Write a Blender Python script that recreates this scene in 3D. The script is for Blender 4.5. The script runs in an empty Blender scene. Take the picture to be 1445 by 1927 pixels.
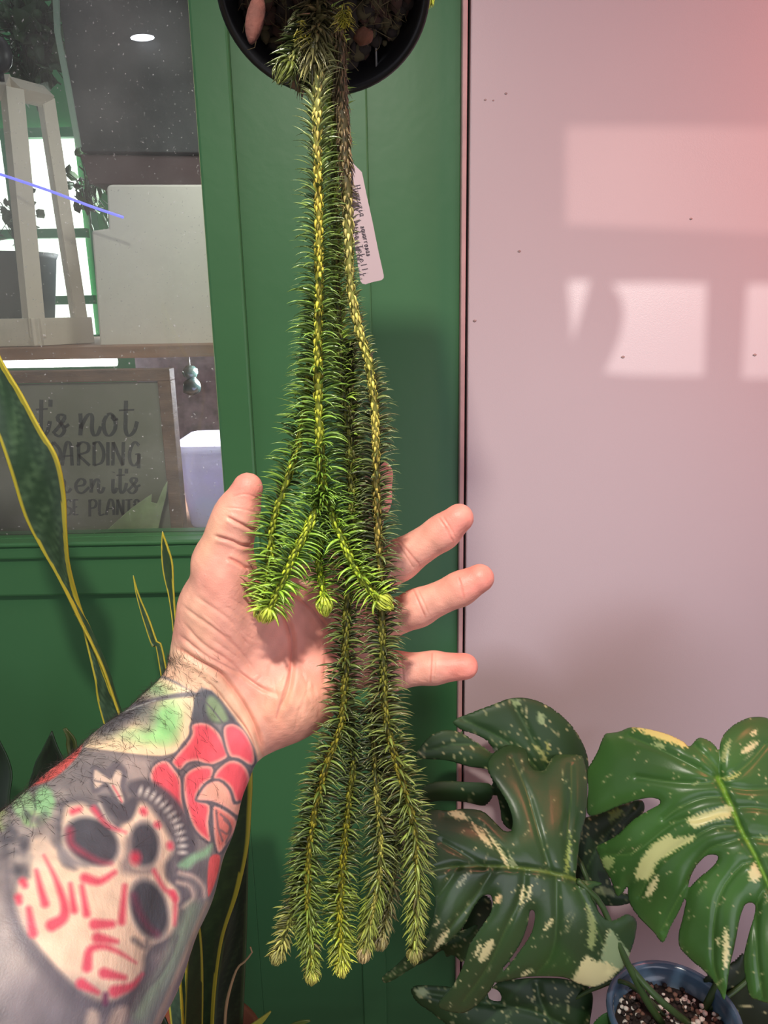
import bpy, bmesh, math, random
import numpy as np
from mathutils import Vector, Matrix
random.seed(7); RNG = np.random.default_rng(7)
SC = bpy.context.scene
COL = SC.collection
PI = math.pi
# ------------------------------------------------------------------ camera
W, H, F = 1445.0, 1927.0, 1445.0
CAM = np.array((0.0, 0.0, 1.45))
PITCH, ROLL = math.radians(14.8), math.radians(-1.1)
cd = bpy.data.cameras.new('camera'); cam = bpy.data.objects.new('camera', cd); COL.objects.link(cam)
Rm = Matrix.Rotation(math.radians(90)-PITCH, 3, 'X') @ Matrix.Rotation(ROLL, 3, 'Z')
cam.matrix_world = Matrix.Translation(Vector(CAM)) @ Rm.to_4x4()
cd.sensor_fit = 'HORIZONTAL'; cd.sensor_width = 36.0; cd.lens = 36.0*F/W
cd.clip_start = 0.01; cd.clip_end = 50
SC.camera = cam
RM = np.array(Rm)
# ------------------------------------------------------------------ light
SC.view_settings.view_transform = 'Standard'; SC.view_settings.look = 'None'
SC.view_settings.gamma = 1.0; SC.view_settings.use_curve_mapping = False
SC.view_settings.exposure = 0.0
wd = bpy.data.worlds.new('world'); SC.world = wd; wd.use_nodes = True
wb = wd.node_tree.nodes['Background']; wb.inputs[0].default_value = (0.86, 0.83, 0.92, 1); wb.inputs[1].default_value = 0.52

def lamp(name, kind, loc, target, energy, color, size=0.1, **kw):
    l = bpy.data.lights.new(name, kind); o = bpy.data.objects.new(name, l); COL.objects.link(o)
    o.location = loc
    d = Vector(target)-Vector(loc); o.rotation_euler = d.to_track_quat('-Z', 'Y').to_euler()
    l.energy = energy; l.color = color
    if kind == 'AREA': l.shape = 'DISK'; l.size = size
    if kind == 'SUN': l.angle = size
    if kind == 'SPOT': l.shadow_soft_size = size
    for k, v in kw.items(): setattr(l, k, v)
    return o
lamp('ceiling_spot_lamp', 'AREA', (-0.07, -0.06, 1.98), (-0.02, 0.45, 1.25), 3.05, (1.0, 0.93, 0.82), 0.05, spread=math.radians(100))
lamp('pink_grow_lamp', 'AREA', (0.95, 0.42, 1.95), (0.55, 0.86, 1.55), 2.1, (1.0, 0.20, 0.13), 0.25, spread=math.radians(105))
lamp('room_fill_lamp', 'AREA', (0.75, -1.1, 0.75), (0.15, 0.85, 0.9), 12.5, (0.87, 0.87, 1.0), 1.5)  # added soft fill, brightens the lower wall and door
SUN_DIR = Vector((-0.28, 1.0, -0.16)).normalized()
so = lamp('sun', 'SUN', (2, -4, 3), (0, 0, 0), 1.25, (1.0, 0.95, 0.90), math.radians(0.30))
so.rotation_euler = SUN_DIR.to_track_quat('-Z', 'Y').to_euler()
lamp('shelf_lamp', 'AREA', (-0.35, 1.9, 1.75), (-0.4, 1.0, 1.2), 8.0, (0.95, 0.97, 1.0), 0.5)  # added fill without a visible source, lifts the dim interior
lamp('tub_fill', 'AREA', (-0.22, 1.20, 1.365), (-0.26, 1.04, 1.15), 2.4, (0.92, 0.9, 1.0), 0.1)  # added fill that brightens the plastic tub
lamp('cabinet_fill', 'AREA', (-0.12, 0.93, 1.75), (-0.25, 1.08, 1.3), 0.5, (1.0, 0.98, 0.95), 0.1)  # added fill for the things behind the upper glass

# ------------------------------------------------------------------ helpers
def P(x, y, Y):
    """world point at depth Y seen at photo pixel x, y"""
    x = np.asarray(x, float); y = np.asarray(y, float); Y = np.asarray(Y, float)
    c = np.stack(np.broadcast_arrays((x-W/2)/F, -(y-H/2)/F, -np.ones_like(x)), -1)
    d = c @ RM.T
    return CAM + d*(Y/d[..., 1])[..., None]
def PROJ(v):
    c = (np.asarray(v)-CAM) @ RM
    return W/2 + F*c[..., 0]/-c[..., 2], H/2 - F*c[..., 1]/-c[..., 2]
def V(x, y, Y): return Vector(P(x, y, Y))
def lin(c):
    c = np.asarray(c, float)/255.0
    return np.where(c <= 0.04045, c/12.92, ((c+0.055)/1.055)**2.4)
def col4(c): return tuple(lin(c))+(1.0,)

def mat(name, color=(200, 200, 200), rough=0.5, spec=0.5, attr=None, bump=0.0, bscale=200.0, var=0.0, vscale=20.0,
        sss=0.0, emit=None, estr=0.0, metal=0.0, alpha=None, coat=0.0, trans=0.0, stretch=None):
    m = bpy.data.materials.new(name); m.use_nodes = True; nt = m.node_tree; N, L = nt.nodes, nt.links
    b = N['Principled BSDF']
    b.inputs['Base Color'].default_value = col4(color); b.inputs['Roughness'].default_value = rough
    b.inputs['Specular IOR Level'].default_value = spec; b.inputs['Metallic'].default_value = metal
    b.inputs['Coat Weight'].default_value = coat
    b.inputs['Transmission Weight'].default_value = trans
    if alpha is not None: b.inputs['Alpha'].default_value = alpha
    tc = N.new('ShaderNodeTexCoord'); mp = N.new('ShaderNodeMapping'); L.new(tc.outputs['Object'], mp.inputs[0])
    if stretch: mp.inputs['Scale'].default_value = stretch
    src = None
    if attr:
        a = N.new('ShaderNodeAttribute'); a.attribute_name = attr; src = a.outputs['Color']; L.new(src, b.inputs['Base Color'])
    if var > 0:
        n = N.new('ShaderNodeTexNoise'); n.inputs['Scale'].default_value = vscale; n.inputs['Detail'].default_value = 5
        L.new(mp.outputs[0], n.inputs['Vector'])
        r = N.new('ShaderNodeMapRange'); r.inputs[1].default_value = 0.3; r.inputs[2].default_value = 0.7
        r.inputs[3].default_value = 1-var; r.inputs[4].default_value = 1+var; L.new(n.outputs[0], r.inputs[0])
        mx = N.new('ShaderNodeMix'); mx.data_type = 'RGBA'; mx.blend_type = 'MULTIPLY'; mx.inputs[0].default_value = 1
        if src: L.new(src, mx.inputs[6])
        else: mx.inputs[6].default_value = col4(color)
        L.new(r.outputs[0], mx.inputs[7]); L.new(mx.outputs[2], b.inputs['Base Color'])
    if bump > 0:
        n = N.new('ShaderNodeTexNoise'); n.inputs['Scale'].default_value = bscale; n.inputs['Detail'].default_value = 6
        L.new(mp.outputs[0], n.inputs['Vector'])
        bp = N.new('ShaderNodeBump'); bp.inputs['Strength'].default_value = bump; bp.inputs['Distance'].default_value = 0.001
        L.new(n.outputs[0], bp.inputs['Height']); L.new(bp.outputs[0], b.inputs['Normal'])
    if sss > 0:
        b.inputs['Subsurface Weight'].default_value = sss; b.inputs['Subsurface Radius'].default_value = (1.0, 0.35, 0.2)
        b.inputs['Subsurface Scale'].default_value = 0.004
    if emit is not None:
        b.inputs['Emission Color'].default_value = col4(emit); b.inputs['Emission Strength'].default_value = estr
    return m

def mobj(name, verts, faces, material, parent=None, smooth=True, colors=None, solid=0.0):
    me = bpy.data.meshes.new(name)
    verts = np.asarray(verts, float).reshape(-1, 3)
    if isinstance(faces, np.ndarray):
        k = faces.shape[1]; n = len(faces)
        me.vertices.add(len(verts)); me.vertices.foreach_set('co', verts.ravel())
        me.loops.add(n*k); me.loops.foreach_set('vertex_index', faces.astype(np.int32).ravel())
        me.polygons.add(n); me.polygons.foreach_set('loop_start', np.arange(0, n*k, k, dtype=np.int32))
        me.update(calc_edges=True)
    else:
        me.from_pydata([tuple(v) for v in verts], [], [tuple(int(i) for i in f) for f in faces]); me.update()
    if smooth: me.polygons.foreach_set('use_smooth', [True]*len(me.polygons))
    if colors is not None: set_col(me, colors)
    me.materials.append(material)
    o = bpy.data.objects.new(name, me); COL.objects.link(o)
    if parent is not None: o.parent = parent
    if solid: s = o.modifiers.new('s', 'SOLIDIFY'); s.thickness = solid; s.offset = 0
    return o
def set_col(me, colors):
    """colors are sRGB 0-255"""
    a = me.color_attributes.new('col', 'FLOAT_COLOR', 'POINT')
    c = np.ones((len(me.vertices), 4), np.float32); c[:, :3] = lin(np.clip(colors, 0, 255)); a.data.foreach_set('color', c.ravel())
def empty(name, loc=(0, 0, 0)):
    o = bpy.data.objects.new(name, None); COL.objects.link(o); o.location = (0, 0, 0); o.empty_display_size = 0.02
    return o
def tag(o, label, cat, group=None, kind=None):
    o['label'] = label; o['category'] = cat
    if group: o['group'] = group
    if kind: o['kind'] = kind
    return o
def struct(o): o['kind'] = 'structure'; return o

class MB:
    """collects shapes into one mesh"""
    def __init__(s): s.v = []; s.f = []; s.n = 0; s.c = []
    def add(s, v, f, c=None):
        v = np.asarray(v, float).reshape(-1, 3); s.v.append(v); s.f += [tuple(int(i)+s.n for i in q) for q in f]; s.n += len(v)
        s.c.append(np.tile(np.asarray(c if c is not None else (200, 200, 200), float), (len(v), 1)) if c is None or np.ndim(c) == 1 else c)
        return s
    def box(s, a, b, c=None):
        x0, y0, z0 = a; x1, y1, z1 = b
        v = [(x0,y0,z0),(x1,y0,z0),(x1,y1,z0),(x0,y1,z0),(x0,y0,z1),(x1,y0,z1),(x1,y1,z1),(x0,y1,z1)]
        return s.add(v, [(0,3,2,1),(4,5,6,7),(0,1,5,4),(1,2,6,5),(2,3,7,6),(3,0,4,7)], c)
    def tube(s, pts, r, n=10, c=None, caps=True):
        v, f = tube_arr(pts, r, n, caps); return s.add(v, f, c)
    def lathe(s, prof, center, n=48, c=None, M=None):
        prof = np.asarray(prof, float); k = len(prof); v = []
        for i in range(n):
            a = 2*PI*i/n
            for r, z in prof: v.append((r*math.cos(a), r*math.sin(a), z))
        v = np.array(v)
        if M is not None: v = v @ np.asarray(M).T
        v = v+np.asarray(center)
        f = []
        for i in range(n):
            j = (i+1) % n
            for q in range(k-1): f.append((i*k+q, j*k+q, j*k+q+1, i*k+q+1))
        return s.add(v, f, c)
    def ball(s, center, r, c=None, seed=0, nz=0.0, scale=(1, 1, 1), sub=2):
        bm = bmesh.new(); bmesh.ops.create_icosphere(bm, subdivisions=sub, radius=1.0)
        v = np.array([tuple(q.co) for q in bm.verts]); f = [tuple(x.index for x in q.verts) for q in bm.faces]; bm.free()
        if nz:
            rg = np.random.default_rng(seed); k = rg.normal(size=(4, 3))*2.2; ph = rg.uniform(0, 6, 4)
            v = v*(1+nz*np.sin(v@k.T+ph).mean(1))[:, None]
        return s.add(v*np.asarray(scale)*r+np.asarray(center), f, c)
    def build(s, name, material, parent=None, smooth=True, bevel=0.0):
        o = mobj(name, np.concatenate(s.v), s.f, material, parent, smooth, np.concatenate(s.c))
        if bevel:
            m = o.modifiers.new('b', 'BEVEL'); m.width = bevel; m.segments = 2; m.limit_method = 'ANGLE'
        return o
def tube_arr(pts, r, n=10, caps=True):
    pts = np.asarray([np.asarray(p, float) for p in pts]); m = len(pts)
    r = np.full(m, float(r)) if np.ndim(r) == 0 else np.asarray(r, float)
    T = np.gradient(pts, axis=0); T /= np.linalg.norm(T, axis=1)[:, None]+1e-12
    ref = np.array((0, 0, 1.0)) if abs(T[0, 2]) < 0.9 else np.array((0, 1.0, 0))
    v = []
    N = np.cross(T[0], ref); N /= np.linalg.norm(N)
    for i in range(m):
        N = N-T[i]*(N@T[i]); N /= np.linalg.norm(N)+1e-12; B = np.cross(T[i], N)
        for k in range(n):
            a = 2*PI*k/n; v.append(pts[i]+r[i]*(math.cos(a)*N+math.sin(a)*B))
    f = [(i*n+k, i*n+(k+1) % n, (i+1)*n+(k+1) % n, (i+1)*n+k) for i in range(m-1) for k in range(n)]
    if caps: f.append(tuple(range(n-1, -1, -1))); f.append(tuple((m-1)*n+k for k in range(n)))
    return np.array(v), f
def spline(pts, n):
    """Catmull-Rom through pts, n samples evenly along arc length"""
    p = np.asarray(pts, float)
    if len(p) == 2: return p[0]+(p[1]-p[0])*np.linspace(0, 1, n)[:, None]
    q = np.vstack([2*p[0]-p[1], p, 2*p[-1]-p[-2]]); out = []
    for i in range(1, len(q)-2):
        t = np.linspace(0, 1, 24, endpoint=False)[:, None]; a, b, c, d = q[i-1], q[i], q[i+1], q[i+2]
        out.append(0.5*((2*b)+(c-a)*t+(2*a-5*b+4*c-d)*t**2+(-a+3*b-3*c+d)*t**3))
    out.append(p[-1:]); o = np.vstack(out)
    L = np.r_[0, np.cumsum(np.linalg.norm(np.diff(o[:, :3], axis=0), axis=1))]; s = np.linspace(0, L[-1], n)
    return np.stack([np.interp(s, L, o[:, k]) for k in range(o.shape[1])], 1)
def seg_dist(px, py, line):
    """distance of points to polyline, and parameter 0..1 along it"""
    best = np.full(px.shape, 1e9); tb = np.zeros(px.shape); n = len(line)-1
    for i in range(n):
        ax, ay = line[i][:2]; bx, by = line[i+1][:2]; dx, dy = bx-ax, by-ay; l2 = dx*dx+dy*dy+1e-9
        t = np.clip(((px-ax)*dx+(py-ay)*dy)/l2, 0, 1); d = np.hypot(px-ax-t*dx, py-ay-t*dy)
        m = d < best; best = np.where(m, d, best); tb = np.where(m, (i+t)/n, tb)
    return best, tb
def inside(px, py, poly):
    r = np.zeros(px.shape, bool); n = len(poly)
    for i in range(n):
        x0, y0 = poly[i][:2]; x1, y1 = poly[(i+1) % n][:2]
        if y0 == y1: continue
        c = ((y0 > py) != (y1 > py)) & (px < (x1-x0)*(py-y0)/(y1-y0)+x0); r ^= c
    return r
def sdist(px, py, poly):
    d, _ = seg_dist(px, py, list(poly)+[poly[0]]); return np.where(inside(px, py, poly), -d, d)
def smooth_poly(poly, k=3):
    """rounded closed outline"""
    p = np.asarray(poly, float); n = len(p); q = np.vstack([p[-2:], p, p[:2]]); out = []
    for i in range(2, n+2):
        a, b, c, d = q[i-1], q[i], q[i+1], q[i+2] if i+2 < len(q) else q[i+2-n]
        for t in np.linspace(0, 1, k, endpoint=False):
            out.append(0.5*((2*b)+(c-a)*t+(2*a-5*b+4*c-d)*t**2+(-a+3*b-3*c+d)*t**3))
    return [tuple(o) for o in out]

class Canvas:
    """paints pigment on the points of a surface; x, y are pattern coordinates of each point"""
    def __init__(s, x, y, base): s.x, s.y = x, y; s.c = np.tile(np.asarray(base, float), (len(x), 1)); s.lim = np.ones(len(x)); s.sf = 1.0; s.jag = 0.0
    def blend(s, idx, a, color): a = (a*s.lim[idx])[:, None]; s.c[idx] = s.c[idx]*(1-a)+np.asarray(color, float)*a
    def near(s, pts, pad):
        p = np.asarray([q[:2] for q in pts]); return np.nonzero((s.x > p[:, 0].min()-pad) & (s.x < p[:, 0].max()+pad) & (s.y > p[:, 1].min()-pad) & (s.y < p[:, 1].max()+pad))[0]
    def poly(s, pts, color, soft=3, op=1.0, grow=0, sm=3):
        if sm: pts = smooth_poly(pts, sm)
        i = s.near(pts, soft+grow+2)
        soft = soft*s.sf
        if len(i):
            X, Y = s.x[i], s.y[i]; j = s.jag*(np.sin(X*.53+Y*.21)*np.sin(Y*.61-X*.17)+.6*np.sin(X*1.3+1)*np.sin(Y*1.1))
            s.blend(i, op*np.clip(0.5-(sdist(X, Y, pts)-grow+j)/soft, 0, 1), color)
    def line(s, pts, w, color, soft=3, op=1.0, w2=None, sm=True):
        if sm and len(pts) > 2: pts = [tuple(q) for q in spline(pts, len(pts)*5)]
        i = s.near(pts, w+soft+4+(w2 or 0))
        if len(i):
            soft = soft*s.sf; d, t = seg_dist(s.x[i], s.y[i], pts); ww = w if w2 is None else w+(w2-w)*t
            s.blend(i, op*np.clip(0.5-(d-ww)/soft, 0, 1), color)
    def oval(s, cx, cy, a, b, rot, color, soft=3, op=1.0):
        soft = soft*s.sf; m = max(a, b)+soft; i = s.near([(cx, cy)], m)
        if len(i):
            r = math.radians(rot); dx, dy = s.x[i]-cx, s.y[i]-cy
            u = (dx*math.cos(r)+dy*math.sin(r))/a; v = (-dx*math.sin(r)+dy*math.cos(r))/b
            q = np.hypot(u, v); s.blend(i, op*np.clip(0.5-(q-1)*min(a, b)/soft, 0, 1), color)
# ================================================================== THE SETTING
YW = 0.85                                   # the green wall
def zy(y, Y, x=400): return float(P(x, y, Y)[2])
def xx(x, y, Y): return float(P(x, y, Y)[0])
M_green = mat('green_paint', (62, 112, 70), 0.42, 0.4, bump=0.25, bscale=60, var=0.05, vscale=6)
M_white = mat('door_paint', (192, 174, 177), 0.30, 0.5, bump=0.10, bscale=900, var=0.02, vscale=4)
M_edge = mat('pink_edge_paint', (190, 150, 148), 0.5, bump=0.3, bscale=120, var=0.12, vscale=30)
M_gap = mat('door_gap', (24, 18, 16), 0.9)
M_wall = mat('room_paint', (196, 190, 190), 0.8)
# window opening on the wall
wx1 = xx(398, 560, YW); wz0 = zy(1009, YW, 200); wx0 = -0.95; wz1 = 2.05
gx1 = xx(862, 960, YW)                      # right end of the green wall
m = MB()
for a, b in (((-1.6, 0, ), (wx0, 2.6)), ):
    m.box((a[0], YW, 0), (b[0], YW+0.03, 2.6))
m.box((wx0, YW, 0), (wx1, YW+0.03, wz0)); m.box((wx0, YW, wz1), (wx1, YW+0.03, 2.6)); m.box((wx1, YW, 0), (gx1, YW+0.03, 2.6))
struct(m.build('wall_back', M_green, smooth=False, bevel=0.0008))
cx1 = xx(459, 500, YW)                      # outer edge of the window casing
bz0 = zy(1114, YW, 200)
m = MB()
m.box((wx1, YW-0.010, bz0), (cx1, YW-0.0005, 2.2))                        # upright casing
m.box((wx0-0.08, YW-0.010, bz0), (wx1-0.0003, YW-0.0005, wz0-0.001))           # bottom casing
m.box((wx0-0.08, YW-0.016, wz0-0.0215), (wx1, YW-0.0105, wz0-0.006))         # moulding strip
m.box((wx0-0.08, YW-0.010, wz0), (wx0, YW-0.0005, 2.2)); m.box((wx0, YW-0.010, wz1), (wx1, YW-0.0005, 2.2))
wf = struct(m.build('window_1', M_green, smooth=False, bevel=0.003))
m = MB(); m.box((wx0-0.02, YW-0.0195, wz0-0.006), (wx1-0.001, YW+0.02, wz0-0.0008)); m.build('window_sill', M_green, wf, False, 0.002)
M_edge_light = mat('edge_highlight_paint', (150, 175, 120), 0.5)
m = MB(); m.box((wx1-0.0022, YW+0.001, wz0), (wx1-0.0002, YW+0.012, wz1)); m.build('edge_highlight', M_edge_light, wf, False)  # lighter strip paints the highlight along the casing's bevelled edge
# raised batten on the green wall
bx0, bx1 = xx(672, 1500, YW), xx(727, 1850, YW)
m = MB(); m.box((bx0, YW-0.004, 0), (bx1, YW-0.0002, 2.6)); struct(m.build('trim_1', M_green, smooth=False, bevel=0.002))
# glass with dust
g = bpy.data.materials.new('dusty_glass'); g.use_nodes = True; nt = g.node_tree; N, L = nt.nodes, nt.links
N.remove(N['Principled BSDF']); out = N['Material Output']
tr = N.new('ShaderNodeBsdfTransparent'); tr.inputs[0].default_value = (0.93, 0.96, 0.94, 1)
gl = N.new('ShaderNodeBsdfGlossy'); gl.inputs['Roughness'].default_value = 0.03
fr = N.new('ShaderNodeFresnel'); fr.inputs[0].default_value = 1.5
m1 = N.new('ShaderNodeMixShader'); L.new(fr.outputs[0], m1.inputs[0]); L.new(tr.outputs[0], m1.inputs[1]); L.new(gl.outputs[0], m1.inputs[2])
df = N.new('ShaderNodeBsdfDiffuse'); df.inputs[0].default_value = (0.8, 0.8, 0.78, 1)
tc = N.new('ShaderNodeTexCoord'); n1 = N.new('ShaderNodeTexNoise'); n1.inputs['Scale'].default_value = 260; n1.inputs['Detail'].default_value = 3
n2 = N.new('ShaderNodeTexNoise'); n2.inputs['Scale'].default_value = 9; n2.inputs['Detail'].default_value = 3
L.new(tc.outputs['Object'], n1.inputs['Vector']); L.new(tc.outputs['Object'], n2.inputs['Vector'])
r1 = N.new('ShaderNodeMapRange'); r1.inputs[1].default_value = 0.66; r1.inputs[2].default_value = 0.76; r1.inputs[3].default_value = 0; r1.inputs[4].default_value = 0.55
r2 = N.new('ShaderNodeMapRange'); r2.inputs[1].default_value = 0.35; r2.inputs[2].default_value = 0.7; r2.inputs[3].default_value = 0.02; r2.inputs[4].default_value = 0.10
L.new(n1.outputs[0], r1.inputs[0]); L.new(n2.outputs[0], r2.inputs[0])
ad = N.new('ShaderNodeMath'); ad.operation = 'ADD'; L.new(r1.outputs[0], ad.inputs[0]); L.new(r2.outputs[0], ad.inputs[1])
m2 = N.new('ShaderNodeMixShader'); L.new(ad.outputs[0], m2.inputs[0]); L.new(m1.outputs[0], m2.inputs[1]); L.new(df.outputs[0], m2.inputs[2]); L.new(m2.outputs[0], out.inputs[0])
m = MB(); m.box((wx0, YW+0.012, wz0), (wx1-0.0003, YW+0.015, wz1)); m.build('window_pane', g, wf, False)
# pale door on the right and its edge
dx0 = xx(871, 960, YW)
m = MB(); m.box((gx1+0.0002, YW-0.012, 0.0), (gx1+0.0052, YW+0.02, 2.6)); struct(m.build('trim_2', M_edge, smooth=False, bevel=0.001))
m = MB(); m.box((gx1+0.0053, YW+0.004, 0.0), (gx1+0.03, YW+0.03, 2.6)); struct(m.build('trim_3', M_gap, smooth=False))
m = MB(); m.box((gx1+0.0082, YW-0.010, 0.02), (gx1+0.95, YW+0.003, 2.4)); dr = struct(m.build('door_1', M_white, smooth=False, bevel=0.0015))
M_speck = mat('chipped_speck', (158, 132, 128), 0.7)
m = MB()
for (x, y, r) in ((913, 188, 1.6), (952, 176, 1.8), (977, 473, 2.2), (1172, 672, 2.6), (1420, 668, 2.6), (928, 189, 1.3), (893, 604, 2.4), (1300, 412, 2)):
    c = P(x, y, YW-0.0101); m.ball(c, r*YW/F, scale=(1.6, 0.4, 1), sub=1)
m.build('paint_chip', M_speck, dr)
m = MB(); m.box((gx1+0.96, YW, 0), (2.2, YW+0.03, 2.6)); struct(m.build('wall_right', M_wall, smooth=False))
# floor
M_floor = mat('floor_boards', (120, 98, 80), 0.6, var=0.2, vscale=8, stretch=(1, 8, 1))
m = MB(); m.box((-2.2, -2.4, -0.05), (2.2, 3.0, 0)); struct(m.build('floor', M_floor, smooth=False))
# added unseen wall, its openings shaped to cast sun patches on the door
YB = -1.9
def back(x, y):
    p = Vector(P(x, y, YW-0.010)); t = (YB-p.y)/SUN_DIR.y; q = p+SUN_DIR*t; return (q.x, q.z)
sun_patch_shapes = [
    [(1146, 533), (1200, 531), (1260, 531), (1332, 533), (1330, 600), (1327, 709), (1250, 709), (1180, 707), (1134, 703), (1150, 670), (1166, 630), (1172, 590), (1166, 560), (1154, 542)],
    [(1066, 527), (1112, 527), (1104, 560), (1092, 600), (1080, 640), (1074, 642), (1072, 600), (1068, 560)],
    [(1062, 236), (1300, 236), (1560, 240), (1560, 446), (1340, 436), (1062, 424)],
    [(1404, 533), (1560, 533), (1560, 715), (1394, 713), (1399, 620)]]
bm = bmesh.new()
def loop(pts):
    vs = [bm.verts.new((p[0], YB, p[1])) for p in pts]
    return [bm.edges.new((vs[i], vs[(i+1) % len(vs)])) for i in range(len(vs))]
ed = loop([(-2.2, 0), (3.6, 0), (3.6, 3.3), (-2.2, 3.3)])
for s in sun_patch_shapes: ed += loop([back(*p) for p in s])
bmesh.ops.triangle_fill(bm, edges=ed, use_beauty=True)
me = bpy.data.meshes.new('sun_mask_wall'); bm.to_mesh(me); bm.free(); me.materials.append(M_wall)
o = bpy.data.objects.new('sun_mask_wall', me); COL.objects.link(o); s = o.modifiers.new('s', 'SOLIDIFY'); s.thickness = 0.01; s.offset = 0; struct(o)
M_tint = bpy.data.materials.new('rose_sun_filter'); M_tint.use_nodes = True; nt = M_tint.node_tree; nt.nodes.remove(nt.nodes['Principled BSDF'])
t_ = nt.nodes.new('ShaderNodeBsdfTransparent'); t_.inputs[0].default_value = (0.30, 0.20, 0.19, 1); nt.links.new(t_.outputs[0], nt.nodes['Material Output'].inputs[0])
q = [back(*p) for p in ((1040, 215), (1590, 215), (1590, 465), (1040, 450))]
mobj('sun_filter', [(a, YB+0.02, b) for a, b in q], [(0, 1, 2, 3)], M_tint, None, False)['kind'] = 'structure'  # added unseen filter, weakens the sun for the faint upper band

# ================================================================== BEHIND THE GLASS
M_shelf = mat('brown_shelf_wood', (150, 112, 88), 0.6, var=0.18, vscale=12, stretch=(1, 1, 10))
M_cream = mat('cream_wood', (226, 214, 200), 0.5, var=0.03, vscale=20)
M_whiteb = mat('white_board', (236, 230, 222), 0.5, var=0.03, vscale=12)
M_black = mat('black_cover', (66, 68, 70), 0.45, var=0.25, vscale=16, bump=0.4, bscale=90)
M_mauve = mat('mauve_shelf', (92, 72, 74), 0.6, var=0.15, vscale=14)
M_backg = mat('green_room_paint', (70, 150, 95), 0.7, var=0.1, vscale=3)
M_grain = mat('grainy_grey_stone', (150, 140, 156), 0.7, var=0.35, vscale=55)
M_day = mat('daylight_pane', (255, 255, 250), 0.5, emit=(250, 255, 248), estr=2.3)
M_tube = mat('light_gap_glow', (255, 255, 255), 0.5, emit=(250, 255, 250), estr=8.0)
# far room wall with bright panes
YF = 2.3
def rectf(x0, y0, x1, y1, Y): 
    a = P(x0, y0, Y); b = P(x1, y1, Y); return float(a[0]), float(b[2]), float(b[0]), float(a[2])
m = MB(); m.box((-2.2, YF, 0), (1.2, YF+0.03, 2.8)); struct(m.build('wall_far', M_backg, smooth=False))
rr = rectf(-60, 250, 175, 640, YF-0.03)
w2 = struct(MB().box((rr[0], YF-0.02, rr[1]), (rr[2], YF-0.001, rr[3])).build('window_2', M_day, smooth=False))
M_fr = mat('green_window_bar', (90, 165, 120), 0.5)
m = MB()
for y in (250, 440, 566, 640):
    z = float(P(60, y, YF-0.04)[2]); m.box((rr[0]-0.02, YF-0.045, z-0.012), (rr[2]+0.02, YF-0.021, z+0.012))
for x in (-60, 30, 176):
    x_ = float(P(x, 400, YF-0.04)[0]); m.box((x_-0.012, YF-0.05, rr[1]), (x_+0.012, YF-0.046, rr[3]))
m.build('window_bar', M_fr, w2, False)
# shelf that carries the terrarium and the white board
zs = zy(652, 0.99, 200); zl = zy(1003, 0.985, 380)
m = MB(); m.box((-1.0, 0.99, zs-0.015), (wx1+0.03, 1.45, zs)); tag(m.build('shelf_board', M_shelf, None, False, 0.001), 'brown wooden shelf board carrying the terrarium behind the glass', 'shelf')
m = MB(); m.box((xx(198, 690, 1.30), 1.46, zl-0.03), (wx1+0.10, 1.50, zs+0.9)); struct(m.build('wall_shelf_back', M_grain, smooth=False))
m = MB(); m.box((-1.0, YW+0.032, zl-0.022), (wx1+0.10, 1.459, zl)); tag(m.build('lower_shelf_board', M_shelf, None, False, 0.001), 'orange-brown lower shelf board carrying the slogan sign and plastic tub', 'shelf')
# added glowing tube stands for the gap of window light under the shelf
zt = zy(682, 1.40, 100)
m = MB(); m.tube([(xx(8, 682, 1.40), 1.40, zt), (xx(219, 682, 1.40), 1.40, zt)], 0.0085, 12)
tl = m.build('tube_lamp', M_tube); tag(tl, 'bright white glowing tube standing for a gap of window light under the shelf above the slogan sign', 'lamp')
m = MB(); m.box((xx(0, 682, 1.40), 1.395, zt+0.0086), (xx(228, 682, 1.40), 1.405, zs-0.0152)); m.build('tube_holder', M_grain, tl, False)
# black cover hanging above, mauve band under it
def prism(poly, Y0, Y1, name, material, parent=None, bevel=0.0015, smooth=False):
    """outline given at depth Y0 and carried back to Y1"""
    a = P([p[0] for p in poly], [p[1] for p in poly], Y0); b = a.copy(); b[:, 1] = Y1; n = len(poly)
    f = [tuple(range(n)), tuple(range(2*n-1, n-1, -1))]+[(i, i+n, (i+1) % n+n, (i+1) % n) for i in range(n)]
    o = mobj(name, np.vstack([a, b]), f, material, parent, smooth)
    bm = bmesh.new(); bm.from_mesh(o.data); bmesh.ops.recalc_face_normals(bm, faces=bm.faces); bm.to_mesh(o.data); bm.free()
    if bevel: q = o.modifiers.new('b', 'BEVEL'); q.width = bevel; q.segments = 2; q.limit_method = 'ANGLE'
    return o
bc = prism([(106, -160), (460, -160), (460, 288), (152, 285), (130, 150), (110, 0)], 1.12, 1.20, 'monitor', M_black)
tag(bc, 'large black hanging panel with scuffed face behind the upper window glass', 'monitor')
M_clear = mat('clear_plastic_edge', (190, 215, 200), 0.2, alpha=0.55)
prism([(96, -60), (108, -60), (112, 60), (132, 160), (152, 276), (143, 280), (122, 165), (102, 60)], 1.115, 1.119, 'panel_edge', M_clear, bc, 0)
M_oval_glow = mat('oval_reflection_glow', (255, 255, 255), emit=(240, 240, 255), estr=2.5)
pk = MB().ball(P(268, 71, 1.105), 0.016, scale=(1.0, 0.25, 0.26)).build('oval_reflection', M_oval_glow)  # glowing oval stands for the reflection of a lamp
pk.rotation_euler = (0, 0, 0); tag(pk, 'small glowing oval standing for a lamp reflection on the black panel', 'lamp')
mv = prism([(150, 290), (460, 294), (460, 352), (168, 346)], 1.13, 1.25, 'upper_shelf_board', M_mauve)
tag(mv, 'dark mauve shelf board between the black panel and the white board', 'shelf')
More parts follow.
